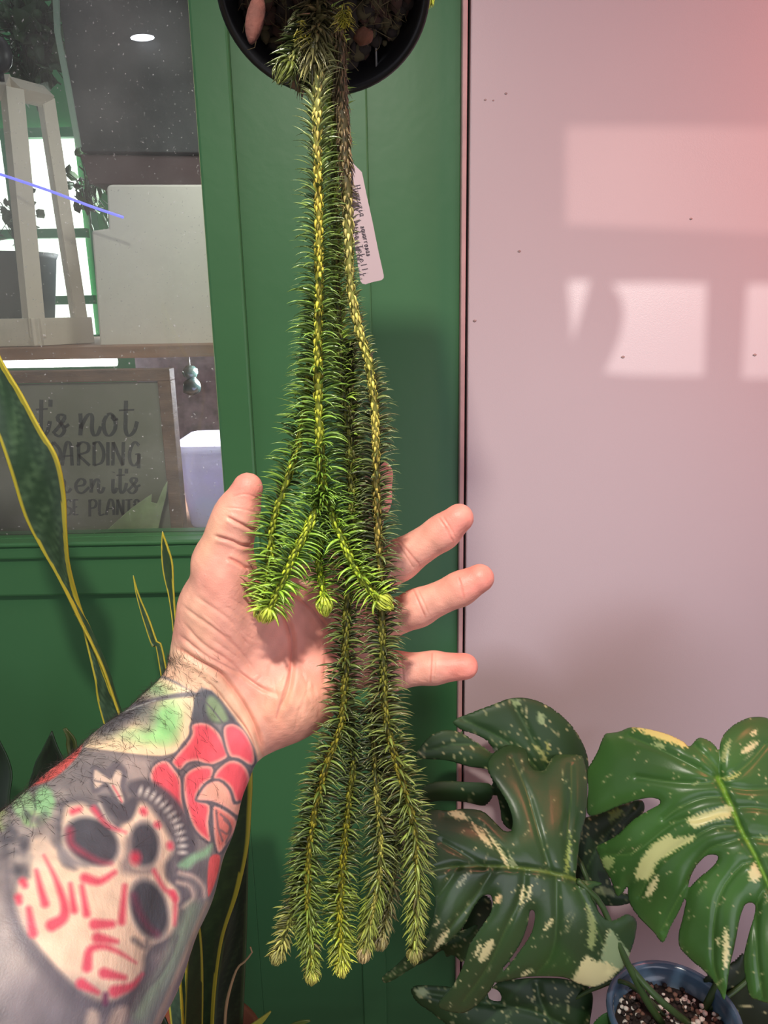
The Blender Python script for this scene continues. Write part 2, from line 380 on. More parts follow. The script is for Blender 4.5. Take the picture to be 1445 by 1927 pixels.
wbd = prism([(200, 352), (206, 347), (420, 347), (430, 653), (188, 653), (172, 434), (204, 430)], 1.05, 1.10, 'white_board', M_whiteb, bevel=0.003)
wbd.name = 'storage_box'; tag(wbd, 'plain off-white box with a stepped upper left corner standing on the shelf', 'box')
# low dark greenery behind
def leafy(name, cx, cy, Y, n, size, colA, colB, label, seed):
    rg = np.random.default_rng(seed); mb = MB()
    for i in range(n):
        c = P(cx+rg.normal()*size*0.5, cy+rg.normal()*size*0.6, Y+rg.normal()*0.03); L_ = size*0.55*Y/F*rg.uniform(.5, 1.1)
        d = rg.normal(size=3); d /= np.linalg.norm(d); e = np.cross(d, rg.normal(size=3)); e /= np.linalg.norm(e); nn = np.cross(d, e)
        w = L_*0.3; v = [c, c+d*L_*.35+e*w+nn*w*.2, c+d*L_*.7+e*w*.8, c+d*L_, c+d*L_*.7-e*w*.8, c+d*L_*.35-e*w+nn*w*.2, c+d*L_*.5-nn*w*.2]
        t = rg.uniform(); mb.tube([P(cx, cy+size*1.1, Y), (np.array(P(cx, cy, Y))+c)/2, c+d*L_*.2], .0012, 4, c=colA); mb.add(v, [(0, 1, 6), (1, 2, 6), (2, 3, 6), (3, 4, 6), (4, 5, 6), (5, 0, 6)], np.array(colA)*(1-t)+np.array(colB)*t)
    o = mb.build(name, mat(name+'_leaf', attr='col', rough=0.5)); o.modifiers.new('s', 'SOLIDIFY').thickness = 0.0004
    pz = P(cx, cy+size*1.2, Y); 
    return tag(o, label, 'plant', 'plants in the room behind the glass')
leafy('potted_plant', 165, 350, 1.65, 60, 50, (40, 75, 45), (90, 130, 70), 'dark bushy plant between the terrarium and the white box', 3)
leafy('potted_plant', 30, 400, 2.0, 45, 50, (80, 86, 76), (130, 140, 110), 'grey-green plant in front of the bright pane inside the terrarium view', 4)
leafy('potted_plant', 60, 60, 1.9, 220, 85, (38, 72, 40), (70, 100, 60), 'dark green foliage high behind the terrarium roof', 5)
# low dark pots seen through the terrarium
m = MB(); c = P(18, 540, 1.55); m.lathe([(0, -.09), (.07, -.09), (.09, .05), (.095, .06), (.085, .06), (.08, .03), (0, .03)], c, 32)
tag(m.build('dark_pot', mat('dark_blue_pot', (58, 66, 78), 0.5)), 'dark grey-blue pot seen through the left side of the terrarium', 'pot')


# terrarium: cream framed glass lantern
T = empty('terrarium'); tag(T, 'cream-framed glass terrarium with a sloped roof on the shelf', 'terrarium')
def bar(a, b, w, name='frame_post'):
    """square bar between two world points"""
    a, b = np.asarray(a, float), np.asarray(b, float); v, f = tube_arr([a, b], w*0.707, 4); 
    return mobj(name, v, f, M_cream, T, False)
Yt = 1.04
zb = zs+0.008
fl = P(62, 600, Yt); pk_ = P(25, 150, Yt); lf = P(-150, 600, Yt); tl_ = P(-120, 150, Yt)
back_off = np.array((0.10, 0.17, 0.0))
def drop(p): q = np.array(p); q[2] = zs+0.012; return q
A0 = drop(fl); A1 = np.array(P(22, 168, Yt)); B0 = drop(P(150, 600, 1.105)); B1 = np.array(P(86, 186, 1.105))+np.array((0.005, 0, 0.02)); C0 = drop(lf); C1 = np.array(P(-170, 168, Yt))
w = 0.021
bar(A0, A1, w); bar(B0+[0,0,-.0], B1+np.array((-0.005, 0, -0.02)), w*0.8); bar(C0, C1, w)
bar(A1+[-.001, 0, .001], B1+np.array((-0.005, 0, -0.018)), w*0.9, 'roof_bar'); bar(A1+np.array((-0.0, 0, .002)), C1, w, 'roof_bar')
m = MB(); 
def slab(p, q, w_, h0, h1):
    p, q = np.asarray(p), np.asarray(q); d = q-p; d[2] = 0; d /= np.linalg.norm(d); nrm = np.array((-d[1], d[0], 0))*w_/2
    p = p-d*w_/2; q = q+d*w_/2
    v = []
    for z in (h0, h1):
        for s_ in (p-nrm, q-nrm, q+nrm, p+nrm): v.append((s_[0], s_[1], z))
    m.add(v, [(0,3,2,1),(4,5,6,7),(0,1,5,4),(1,2,6,5),(2,3,7,6),(3,0,4,7)])
slab(A0, C0, w*1.1, zs+0.0005, zs+0.036); slab(A0, B0, w*1.1, zs+0.0005, zs+0.036)
m.build('base_rail', M_cream, T, False, 0.001)
M_tg = mat('terrarium_glass', (230, 240, 235), 0.05, alpha=0.10)
for a, b, c_, d in ((A0, B0, B1, A1), (A0, C0, C1, A1)):
    mobj('glass_pane', [a, b, c_, d], [(0, 1, 2, 3)], M_tg, T, False, solid=0.002)
# small black object at the left edge
m = MB(); c = P(-4, 103, 1.0); m.ball(c, 0.0165, scale=(1, .8, 1.25)); m.tube([c+(0, 0, .018), c+(0, 0, .5)], .0012, 6); m.tube([c+(0.001, 0, -.018), c+(.001, 0, -.028)], .003, 8)
tag(m.build('hanging_bulb', mat('black_bulb', (34, 36, 40), 0.4)), 'small black bulb holder hanging at the left edge of the window', 'lamp')
# violet reflection of a light strip, built as a glowing tube
M_violet = mat('violet_reflection', (130, 130, 255), emit=(120, 120, 250), estr=1.3)
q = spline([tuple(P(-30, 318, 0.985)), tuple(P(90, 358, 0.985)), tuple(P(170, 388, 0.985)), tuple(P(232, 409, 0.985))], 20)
tag(MB().tube(q, 0.0016, 8).build('strip_reflection', M_violet), 'thin glowing violet line standing for a reflection slanting across the terrarium', 'light strip')

# sign
YS = 0.925
S = empty('slogan_sign'); tag(S, 'grey slogan sign in a rustic brown wooden frame leaning behind the lower glass', 'sign')
M_rust = mat('rustic_frame_wood', (120, 92, 76), 0.7, var=0.35, vscale=25, bump=0.6, bscale=120, stretch=(1, 1, 4))
M_panel = mat('sign_panel', (128, 127, 112), 0.6, var=0.04, vscale=10)
sx1 = xx(332, 850, YS); sx0 = xx(-170, 850, YS); sz1 = zy(697, YS, 160); sz0 = zl+0.0003; fw = 0.0155
MB().box((sx0+fw, YS+0.006, sz0+fw*.6), (sx1-fw, YS+0.012, sz1-fw)).build('sign_panel', M_panel, S, False)
for nm, a, b in (('frame_top', (sx0, YS, sz1-fw*.9), (sx1, YS+0.022, sz1)), ('frame_bottom', (sx0, YS, sz0), (sx1, YS+0.022, sz0+fw*.8)),
                 ('frame_side', (sx1-fw, YS, sz0+fw*.8), (sx1, YS+0.022, sz1-fw*.9)), ('frame_side', (sx0, YS, sz0+fw*.8), (sx0+fw, YS+0.022, sz1-fw*.9))):
    MB().box(a, b).build(nm, M_rust, S, False, 0.001)
GL = {  # brush-letter strokes in a unit box, y up
 'I': [[(.5, 1), (.5, 0)]], 't': [[(.42, 1.0), (.40, .5), (.40, .15), (.55, -.02), (.85, .12), (1.0, .4)], [(.05, .72), (.85, .74)]],
 "'": [[(.5, 1), (.45, .8)]],
 's': [[(.05, .08), (.5, .5), (.75, .85), (.45, .95), (.32, .75), (.6, .45), (.72, .2), (.45, -.05), (.15, .05)], [(.72, .35), (1.0, .5)]],
 'n': [[(.05, 1), (.08, .5), (.05, 0)], [(.06, .3), (.3, .8), (.5, .98), (.6, .8), (.58, .3), (.68, 0), (.85, .05), (1, .4)]],
 'o': [[(.75, .85), (.45, 1), (.1, .6), (.2, .1), (.5, -.02), (.82, .3), (.8, .75), (.6, .92), (.75, .7), (1, .75)]],
 'H': [[(.1, 1), (.1, 0)], [(.9, 1), (.9, 0)], [(.1, .5), (.9, .5)]], 'O': [[(.5, 1), (.05, .6), (.1, .2), (.5, 0), (.9, .25), (.95, .65), (.5, 1)]],
 'A': [[(.0, 0), (.15, .5), (.35, .95), (.55, 1), (.75, .8), (.85, 0)], [(.1, .4), (.9, .42)]],
 'R': [[(.15, 1), (.15, 0)], [(0, .8), (.4, 1), (.85, .9), (.8, .6), (.2, .45), (.5, .25), (.95, 0)]],
 'D': [[(.1, 1), (.1, 0)], [(-.05, .9), (.5, 1), (.95, .6), (.8, .15), (.1, 0)]],
 'N': [[(.05, 0), (.08, 1)], [(.08, 1), (.8, 0)], [(.8, 0), (.85, 1)]],
 'G': [[(.9, .85), (.5, 1), (.1, .6), (.15, .15), (.5, 0), (.85, .2), (.88, .5)], [(.55, .48), (.95, .5)], [(.88, .5), (.85, -.12)]],
 'w': [[(0, 1), (.15, 0), (.5, .8), (.7, 0), (1, 1)]], 'h': [[(.2, 1.9), (.12, .8), (.1, 0)], [(.1, .3), (.4, .95), (.62, .8), (.6, .2), (.8, 0), (1, .3)]],
 'e': [[(.1, .45), (.6, .55), (.7, .85), (.4, 1), (.1, .6), (.2, .1), (.55, -.02), (1, .4)]], 'i': [[(.4, 1), (.35, .3), (.5, 0), (.8, .1), (1, .35)], [(.45, 1.5), (.42, 1.45)]],
 'S': [[(.9, .85), (.5, 1), (.15, .8), (.3, .55), (.8, .4), (.85, .15), (.45, 0), (.05, .12)]], 'E': [[(.1, 1), (.1, 0)], [(.1, 1), (.85, .97)], [(.1, .52), (.7, .52)], [(.1, 0), (.9, .03)]],
 'P': [[(.12, 1), (.12, -.1)], [(-.05, .85), (.5, 1), (.9, .8), (.7, .5), (.12, .42)]], 'L': [[(.15, 1), (.12, .05), (.9, .05)]], 'U': [[(.1, 1), (.12, .2), (.5, 0), (.85, .25), (.9, 1)]],
 'T': [[(.5, 1), (.5, 0)], [(0, .97), (1, 1)]], 'u': [[(.1, 1), (.15, .2), (.5, 0), (.8, .3), (.85, 1)], [(.85, 1), (.85, 0)]],
 'p': [[(.1, 1), (.1, -.8)], [(.1, .7), (.5, 1), (.85, .6), (.6, .05), (.1, .2)]], 'q': [[(.85, .9), (.4, 1), (.1, .5), (.4, 0), (.85, .3)], [(.85, 1), (.88, -.8)]],
 'r': [[(.15, 1), (.15, 0)], [(.15, .5), (.4, .95), (.8, .95)]], 'z': [[(.05, 1), (.85, .98), (.1, 0), (.9, 0), (.6, -.6)]],
 'a': [[(.8, .9), (.4, 1), (.1, .5), (.4, 0), (.8, .35)], [(.82, 1), (.82, .1), (1, 0)]], 'V': [[(0, 1), (.45, 0), (.95, 1)]], 'k': [[(.15, 1.8), (.12, 0)], [(.8, 1), (.2, .5), (.85, 0)]],
 'l': [[(.5, 1.8), (.5, 0)]]}
def letters(mb, frame, items, y0, y1, wpen, contrast=1.0):
    """items: (char, x0, x1); frame(x, y) -> world point; y0 baseline, y1 top"""
    for ch, x0, x1, *t in items:
        top = t[0] if t else y1
        for st in GL[ch]:
            q = spline(st, 26) if len(st) > 2 else np.linspace(st[0], st[1], 14)
            q = np.stack([x0+q[:, 0]*(x1-x0), y0+q[:, 1]*(top-y0)], 1); g_ = np.gradient(q, axis=0); L_ = np.linalg.norm(g_, axis=1)+1e-9
            dn = np.abs(g_[:, 1])/L_; wd_ = wpen*(0.45+contrast*0.75*dn); nx, ny = -g_[:, 1]/L_, g_[:, 0]/L_
            a = [frame(q[i, 0]+nx[i]*wd_[i]/2, q[i, 1]+ny[i]*wd_[i]/2) for i in range(len(q))]
            b = [frame(q[i, 0]-nx[i]*wd_[i]/2, q[i, 1]-ny[i]*wd_[i]/2) for i in range(len(q))]
            n = len(q); mb.add(a+b, [(i, i+1, n+i+1, n+i) for i in range(n-1)])
mb = MB(); fr_ = lambda x, y: P(x, y, YS+0.0055)
letters(mb, fr_, [('I', 30, 52), ('t', 66, 92), ("'", 92, 100), ('s', 97, 130)], 819, 752, 6.5)
letters(mb, fr_, [('s', 97, 130)], 819, 775, 0.1)
mb = MB()
letters(mb, fr_, [('I', 30, 52), ('t', 66, 94), ("'", 92, 98)], 819, 752, 6.5)
letters(mb, fr_, [('s', 98, 130), ('n', 149, 190), ('o', 192, 222)], 819, 778, 6.5)
letters(mb, fr_, [('t', 222, 258)], 819, 754, 6.5)
letters(mb, fr_, [('H', 62, 84), ('O', 88, 114), ('A', 117, 139), ('R', 144, 170), ('D', 175, 196), ('I', 198, 208), ('N', 211, 236), ('G', 242, 264)], 876, 832, 5.5)
letters(mb, fr_, [('w', 70, 98), ('h', 100, 134), ('e', 140, 168), ('n', 170, 196), ('i', 208, 220)], 927, 901, 5.5)
letters(mb, fr_, [('t', 218, 238), ("'", 236, 240)], 927, 882, 5.5); letters(mb, fr_, [('s', 238, 264)], 927, 898, 5.5)
letters(mb, fr_, [('H', 62, 76), ('O', 80, 96), ('U', 100, 114), ('S', 121, 136), ('E', 138, 149), ('P', 167, 183), ('L', 186, 198), ('A', 200, 217), ('N', 220, 234), ('T', 236, 249), ('S', 251, 263)], 969, 940, 4.5)
o = mb.build('lettering', mat('charcoal_letter', (62, 66, 64), 0.7), S, False)
# translucent plastic tub
TB = empty('plastic_tub'); tag(TB, 'translucent lavender plastic tub on the lower shelf beside the slogan sign', 'tub')
M_tub = mat('frosted_plastic', (226, 222, 255), 0.25, alpha=0.8, coat=0.4)
c = P(392, 990, 1.02); ztb = zl+0.0002; zt_ = zy(838, 1.0, 380)
x0_, x1_ = xx(332, 990, 0.99), xx(470, 990, 0.99)
def tubring(z, g_, Yc=1.06, d=0.07, w_=None): 
    cx_ = (x0_+x1_)/2; hw = (x1_-x0_)/2*g_; hd = d*g_; r_ = 0.018; pts = []
    for sx, sy, a0 in ((1, -1, -90), (1, 1, 0), (-1, 1, 90), (-1, -1, 180)):
        for k in range(6):
            a = math.radians(a0+k*18); pts.append((cx_+sx*(hw-r_)+r_*math.cos(a), Yc+sy*(hd-r_)+r_*math.sin(a), z))
    return pts
rings = [tubring(ztb, .74), tubring(ztb+.003, .76), tubring(zt_-.012, 0.97), tubring(zt_-.010, 1.02), tubring(zt_, 1.04), tubring(zt_, .99), tubring(ztb+.004, .735)]
n = 24; v = np.array([p for r_ in rings for p in r_]); f = [(i*n+k, i*n+(k+1) % n, (i+1)*n+(k+1) % n, (i+1)*n+k) for i in range(len(rings)-1) for k in range(n)]
f.append(tuple(range(n-1, -1, -1))); f.append(tuple(6*n+k for k in range(n)))
mobj('tub_body', v, f, M_tub, TB)
M_sp1, M_sp2 = mat('blue_sponge', (110, 190, 205), .8), mat('lilac_sponge', (206, 180, 240), .8)
for dx_, dy_, dz_, r_, m_, lab in ((-.020, -.015, .020, .017, M_sp1, 'blue sponge lying low at the left inside the plastic tub'), (.014, .010, .022, .018, M_sp2, 'lilac sponge lying low at the right inside the plastic tub'),
                                   (-.012, .012, .056, .016, M_sp2, 'lilac sponge resting on top of the others inside the plastic tub')):
    sp_ = MB().ball(((x0_+x1_)/2+dx_, 1.06+dy_, ztb+dz_), r_, seed=int(r_*1000), nz=.2).build('cleaning_sponge', m_); tag(sp_, lab, 'sponge', 'sponges in the plastic tub')
# small glass bottle-like ornament above the tub
m = MB(); c = P(358, 702, 1.18); m.ball(c, 0.011, seed=2, nz=.3, c=(60, 80, 75)); m.ball(c+(0, 0, -.02), 0.014, seed=3, nz=.4, c=(48, 62, 60)); m.tube([c+(0, 0, .01), (c[0], c[1], zs-.016)], .001, 6, c=(120, 120, 120))
tag(m.build('hanging_ornament', mat('dark_glass_bead', attr='col', rough=0.1, spec=0.8)), 'small dark glassy ornament hanging under the shelf right of the sign', 'ornament')
# leaf reflection in the glass, built as a pale leaf before the sign
a = [(196, 1002), (215, 985), (245, 958), (270, 940), (285, 930), (284, 945), (295, 948), (306, 920), (315, 905), (312, 935), (304, 965), (296, 1002)]
lf_ = prism(a, YS-0.012, YS-0.0105, 'potted_plant', mat('pale_leaf', (158, 170, 132), 0.35, var=0.25, vscale=40), None, 0.0004)
tag(lf_, 'pale grey-green leaf shapes standing for a reflection at the bottom right of the slogan sign', 'plant')
# ================================================================== PLANT BENCH AND POTS (right and low left)
M_bench = mat('bench_wood', (120, 90, 66), 0.6, var=0.2, vscale=14, stretch=(1, 8, 8))
zbt = 0.56
BN = empty('plant_bench'); tag(BN, 'low wooden plant bench under the potted plants', 'bench')
MB().box((-0.75, 0.40, zbt-0.03), (0.75, 0.735, zbt)).build('bench_top', M_bench, BN, False, 0.002)
for x in (-0.70, 0.66):
    for y in (0.42, 0.68): MB().box((x, y, 0), (x+0.04, y+0.04, zbt-0.0301)).build('leg', M_bench, BN, False, 0.002)

def leaf_sheet(name, outline, Y, material, parent, veins=(), midrib=None, step=4.0, base=(40, 78, 34), patches=(), specks=60, speck_dir=(1, 0),
               tilt=(0, 0), curl=0.0, vein_col=(96, 128, 62), mid_col=(128, 160, 60), cream=(226, 218, 160), seed=1, holes=(), vein_w=2.2, relief=0.0022, sheen=None, extra=None):
    """a leaf blade of real size: outline in photo coordinates laid on a tilted, cupped surface around depth Y"""
    ol = smooth_poly(outline, 4); a = np.array(ol); x0, y0 = a.min(0)-step; x1, y1 = a.max(0)+step
    nx, ny = int((x1-x0)/step)+2, int((y1-y0)/step)+2
    gx, gy = np.meshgrid(x0+np.arange(nx)*step, y0+np.arange(ny)*step, indexing='ij'); gx, gy = gx.ravel(), gy.ravel()
    ins = inside(gx, gy, ol)
    for h in holes: ins &= ~inside(gx, gy, smooth_poly(h, 3))
    I = np.arange(nx*ny).reshape(nx, ny); q = np.stack([I[:-1, :-1], I[1:, :-1], I[1:, 1:], I[:-1, 1:]], -1).reshape(-1, 4)
    q = q[ins[q].sum(1) >= 2]
    used = np.unique(q); out_ = used[~ins[used]]
    loops = [ol]+[smooth_poly(h, 3) for h in holes]
    bd = np.full(len(out_), 1e9); nxp, nyp = gx[out_].copy(), gy[out_].copy()
    ox, oy = gx[out_], gy[out_]
    for lp in loops:
        for i in range(len(lp)):
            ax, ay = lp[i]; bx, by = lp[(i+1) % len(lp)]; dx, dy = bx-ax, by-ay; t = np.clip(((ox-ax)*dx+(oy-ay)*dy)/(dx*dx+dy*dy+1e-9), 0, 1)
            px, py = ax+t*dx, ay+t*dy; d = np.hypot(ox-px, oy-py); m = d < bd
            bd[m] = d[m]; nxp[m] = px[m]; nyp[m] = py[m]
    gx[out_], gy[out_] = nxp, nyp
    mp = np.full(nx*ny, -1); mp[used] = np.arange(len(used)); q = mp[q]; gx, gy = gx[used], gy[used]
    cx, cy = a.mean(0); rg = np.random.default_rng(seed)
    Yv = Y+tilt[0]*(gx-cx)/1000+tilt[1]*(gy-cy)/1000
    if midrib is not None:
        d, _ = seg_dist(gx, gy, midrib); Yv += curl*(d/100)**2-0.006*np.exp(-d/30)*0+0.0035*(np.exp(-(d/7)**2))
    de = np.full(gx.shape, 1e9)
    for lp in loops: e, _ = seg_dist(gx, gy, lp+[lp[0]]); de = np.minimum(de, e)
    Yv += 0.006*np.exp(-de/14)
    dvm = np.full(gx.shape, 1e9)
    for vn in veins: d, _ = seg_dist(gx, gy, [tuple(z) for z in spline(vn, 12)] if len(vn) > 2 else vn); dvm = np.minimum(dvm, d)
    if len(veins): Yv += relief*(np.exp(-(dvm/7)**2)-0.8*np.minimum(dvm/45, 1))
    k = rg.normal(size=(3, 2))*0.018; ph = rg.uniform(0, 6, 3)
    Yv += 0.0022*np.sin(gx[:, None]*k[:, 0]+gy[:, None]*k[:, 1]+ph).mean(1)
    vv = P(gx, gy, Yv)
    cv = Canvas(gx, gy, base)
    cv.c *= (1+0.10*np.sin(gx*0.021+1.3+seed)*np.sin(gy*0.027+0.7))[:, None]
    for i in range(specks):
        j = rg.integers(len(gx)); L_ = rg.uniform(1, 3.6)*(2.6 if rg.random() < .12 else 1); an = math.degrees(math.atan2(speck_dir[1], speck_dir[0]))+rg.normal()*14
        cv.oval(gx[j], gy[j], L_, rg.uniform(.9, 2.0), an, np.array(cream)*rg.uniform(.75, 1), 2.5, rg.uniform(.4, .9))
    for vn in veins: cv.line(vn, 0.8, vein_col, 4, 0.55)
    if midrib is not None: cv.line(midrib, vein_w+2.2, mid_col, 4, 0.95, w2=vein_w*0.5)
    cv.jag = 3.0
    for pt in patches:
        pl = list(pt[0]); cv.poly(pl, pt[1] if len(pt) > 1 else cream, 3, 1.0)
    cv.jag = 0
    if extra: extra(cv)
    o = mobj(name, vv, q, material, parent, True, cv.c); s = o.modifiers.new('s', 'SOLIDIFY'); s.thickness = 0.0007; s.offset = 0
    return o
def Z(pts, sx=0.4602, ox=780, oy=1290): return [(ox+x*sx, oy+y*sx) for x, y in pts]
M_mon = mat('monstera_leaf', attr='col', rough=0.33, spec=0.45, bump=0.12, bscale=260)
M_mond = mat('monstera_leaf_matte', attr='col', rough=0.5, spec=0.35)
M_stalk = mat('monstera_stalk', (58, 84, 40), 0.45, var=0.15, vscale=60)
MO = empty('variegated_monstera'); tag(MO, 'cream-speckled split-leaf monstera growing in the blue glazed pot by the pale door', 'plant')
# front left leaf
L2 = Z([(665,790),(663,740),(678,620),(700,530),(706,420),(700,340),(680,275),(640,262),(600,270),(562,295),(532,345),(500,347),(468,320),(455,260),(415,240),(365,248),(320,280),(300,320),(312,370),(350,430),(388,500),(402,560),(390,596),(360,590),(310,540),(270,512),(200,505),(140,513),(80,508),(20,520),(0,560),(20,620),(60,690),(40,740),(60,790),(78,830),(85,880),(78,940),(60,1010),(40,1080),(76,1085),(150,1040),(200,985),(240,910),(278,862),(308,855),(320,885),(310,930),(270,990),(225,1060),(200,1140),(160,1220),(95,1305),(170,1338),(230,1325),(300,1260),(345,1180),(390,1120),(435,1050),(462,975),(470,925),(486,918),(493,945),(478,1010),(430,1085),(375,1155),(322,1213),(380,1205),(460,1190),(560,1188),(620,1195),(680,1222),(745,1230),(810,1196),(860,1150),(882,1090),(900,1030),(906,960),(870,935),(835,950),(800,962),(760,935),(735,890),(718,855),(735,825),(770,812),(735,800)])
M2 = Z([(665,795),(600,775),(500,755),(400,742),(280,738),(160,742),(70,758),(20,768)])
V2 = [Z(v) for v in ([(640,788),(625,700),(625,600),(640,450),(640,330)],[(560,770),(530,680),(495,560),(460,440),(400,300)],[(400,742),(350,680),(280,590),(200,545),(120,535)],[(280,738),(200,690),(110,640)],
     [(655,800),(690,870),(730,960),(770,1060),(790,1160)],[(578,778),(580,860),(580,980),(560,1100),(500,1180)],[(450,752),(440,850),(380,980),(300,1150),(200,1290)],[(330,742),(270,830),(170,960),(90,1060)],[(180,742),(140,800),(100,860)])]
C = (228, 220, 165)
P2 = [(Z([(640,1215),(690,1120),(715,1105),(735,1125),(760,1120),(770,1075),(790,1010),(800,995),(830,1040),(860,1075),(885,1095),(868,1130),(830,1170),(780,1215),(735,1232),(690,1226)]),), 
      (Z([(762,1120),(800,1000),(840,1050),(880,1100),(840,1160),(790,1130)]), (150, 170, 125)), (Z([(702,890),(730,930),(742,1000),(735,1060),(720,1080),(706,1060),(712,1000),(706,940)]), (150, 165, 105)),
      (Z([(140,515),(180,512),(222,545),(190,550),(155,535)]),), (Z([(232,560),(290,610),(320,662),(300,655),(250,600)]),), (Z([(272,572),(320,620),(360,680),(388,735),(372,735),(340,670),(300,610)]),), (Z([(388,695),(415,730),(405,742),(385,725)]), (170,180,130)),
      (Z([(262,1110),(285,1060),(320,1036),(322,1060),(295,1115),(268,1132)]),), (Z([(245,1100),(262,1058),(272,1060),(256,1102)]),), (Z([(428,890),(438,825),(450,822),(445,880),(436,892)]),), (Z([(458,870),(470,822),(480,825),(470,870)]),),
      (Z([(78,1080),(100,1030),(138,996),(130,1030),(95,1070)]),), (Z([(78,980),(102,952),(100,965),(84,985)]),), (Z([(328,885),(340,855),(355,860),(345,890)]), (235,205,150)), (Z([(432,1185),(470,1160),(485,1165),(450,1185)]),), (Z([(528,1000),(555,955),(565,960),(545,995)]),),
      (Z([(615,760),(620,690),(630,640),(638,600),(636,690),(625,765)]), (150, 170, 90)), (Z([(172,820),(210,770),(222,768),(190,815)]),(170,180,140))]
def yel2(cv): cv.poly(Z([(480,1190),(560,1060),(640,1100),(640,1190)]), (52, 92, 40), 20, .5)
leaf_sheet('leaf', L2, 0.640, M_mon, MO, V2, M2, 3.2, (54, 80, 46), P2, 170, (-.5, .85), tilt=(0.08, -0.22), curl=0.010, mid_col=(112, 132, 62), seed=2, extra=yel2)
# back top leaf with its side lobes
L1 = Z([(157,145),(230,112),(320,78),(395,52),(480,56),(560,92),(630,150),(680,222),(710,310),(705,420),(690,560),(600,640),(480,640),(430,560),(400,590),(360,560),(350,500),(330,440),(290,490),(200,475),(100,470),(35,480),(20,430),(60,400),(130,390),(210,395),(300,400),(330,420),(300,350),(290,340),(220,330),(130,305),(8,292),(40,230),(75,198),(120,182),(180,190),(240,222),(290,255),(330,285),(300,230),(250,200),(190,180)])
leaf_sheet('leaf', L1, 0.745, M_mond, MO, [Z(v) for v in ([(600,600),(560,400),(480,220),(400,70)],[(600,560),(500,340),(360,220),(200,140)],[(520,560),(340,300),(200,240),(40,270)])], Z([(640,700),(620,560),(590,420)]), 4, (48, 74, 42),
           [(Z([(402,60),(430,58),(430,80),(405,80)]),(140,160,110)), (Z([(503,118),(522,115),(532,140),(520,160),(506,145)]),(150,170,120)), (Z([(486,245),(505,245),(545,300),(535,310)]),(175,180,110)), (Z([(538,225),(548,240),(552,275),(540,265)]),(160,165,90)), (Z([(215,195),(235,200),(300,245),(340,260),(310,268),(250,225)]),(188,180,170))],
           150, (.4, .9), tilt=(0.05, -0.10), seed=5)
# big right leaf
L3 = Z([(1250,372),(1246,300),(1250,240),(1268,195),(1305,162),(1345,140),(1385,130),(1445,135),(1530,180),(1600,300),(1640,500),(1640,800),(1600,1050),(1560,1230),(1500,1300),(1445,1298),(1405,1285),(1372,1270),(1355,1200),(1345,1130),(1352,1080),(1372,1000),(1392,930),(1392,898),(1375,887),(1352,895),(1332,940),(1315,1020),(1295,1110),(1282,1190),(1268,1284),(1248,1252),(1215,1200),(1170,1155),(1120,1112),(1084,1068),(1082,1010),(1095,960),(1110,890),(1125,830),(1165,785),(1215,745),(1238,715),(1238,694),(1195,695),(1150,740),(1125,790),(1112,850),(1082,920),(1045,990),(1015,1050),(975,1005),(920,950),(885,900),(872,850),(878,815),(865,830),(828,862),(805,800),(775,750),(755,700),(743,660),(780,640),(830,610),(880,560),(940,520),(995,490),(1003,470),(970,458),(920,465),(840,490),(765,522),(712,530),(706,480),(712,420),(705,355),(722,318),(750,268),(775,205),(800,195),(835,190),(885,172),(950,178),(1035,200),(1095,228),(1125,250),(1160,215),(1210,230),(1240,270)])
M3 = Z([(1240,378),(1275,450),(1310,530),(1345,610),(1395,700),(1440,800),(1500,930),(1560,1100)])
V3 = [Z(v) for v in ([(1240,385),(1140,330),(1000,260),(880,210)],[(1245,390),(1180,400),(1050,395),(910,375)],[(1275,455),(1180,460),(1080,500),(1020,545)],[(1300,520),(1250,520),(1160,545),(1060,560),(900,680),(790,690)],[(1320,575),(1240,575),(1160,610),(1000,720),(920,860)],
     [(1345,620),(1290,640),(1190,680),(1090,850),(1010,1000)],[(1400,720),(1330,740),(1240,880),(1220,1120),(1262,1260)],[(1440,820),(1400,900),(1400,1100),(1420,1270)],[(1250,380),(1310,360),(1370,310),(1430,240)],[(1265,410),(1360,425),(1500,420)],[(1310,500),(1400,500),(1560,530)],[(1360,620),(1450,630),(1600,660)],[(1250,372),(1220,320),(1150,250)])]
P3 = [(Z([(888,172),(960,170),(1040,182),(1095,215),(1118,245),(1105,256),(1060,240),(1010,225),(960,205),(920,185)]),(228,214,130)), (Z([(1115,545),(1150,530),(1200,512),(1245,498),(1290,490),(1300,510),(1285,540),(1240,550),(1195,565),(1150,582),(1128,572)]),(212,212,148)),
      (Z([(903,795),(910,750),(930,705),(975,650),(1040,608),(1060,625),(1110,615),(1150,615),(1120,645),(1080,665),(1045,690),(1010,710),(985,735),(975,775),(950,795),(920,790)]),(205,208,140)), (Z([(945,860),(960,815),(985,785),(998,775),(990,820),(965,858)]),), (Z([(1265,1000),(1278,995),(1285,1060),(1280,1140),(1265,1155),(1262,1090)]),),
      (Z([(1365,765),(1385,730),(1395,725),(1415,775),(1395,800),(1370,795)]),), (Z([(1335,270),(1375,232),(1408,228),(1380,265),(1345,280)]),), (Z([(1253,300),(1275,235),(1292,228),(1280,290),(1260,315)]),(160,175,110)), (Z([(975,235),(1010,238),(1025,258),(990,252)]),(170,185,120)),
      (Z([(763,720),(780,700),(815,705),(812,735),(785,752)]),(160,180,110)), (Z([(1415,628),(1415,614),(1480,632),(1500,650),(1450,640)]),(160,180,110)), (Z([(1235,1040),(1243,1030),(1247,1055),(1238,1060)]),), (Z([(1378,190),(1400,182),(1398,200),(1380,204)]),), (Z([(1250,380),(1290,372),(1330,358),(1320,372),(1280,386)]),(190,200,120))]
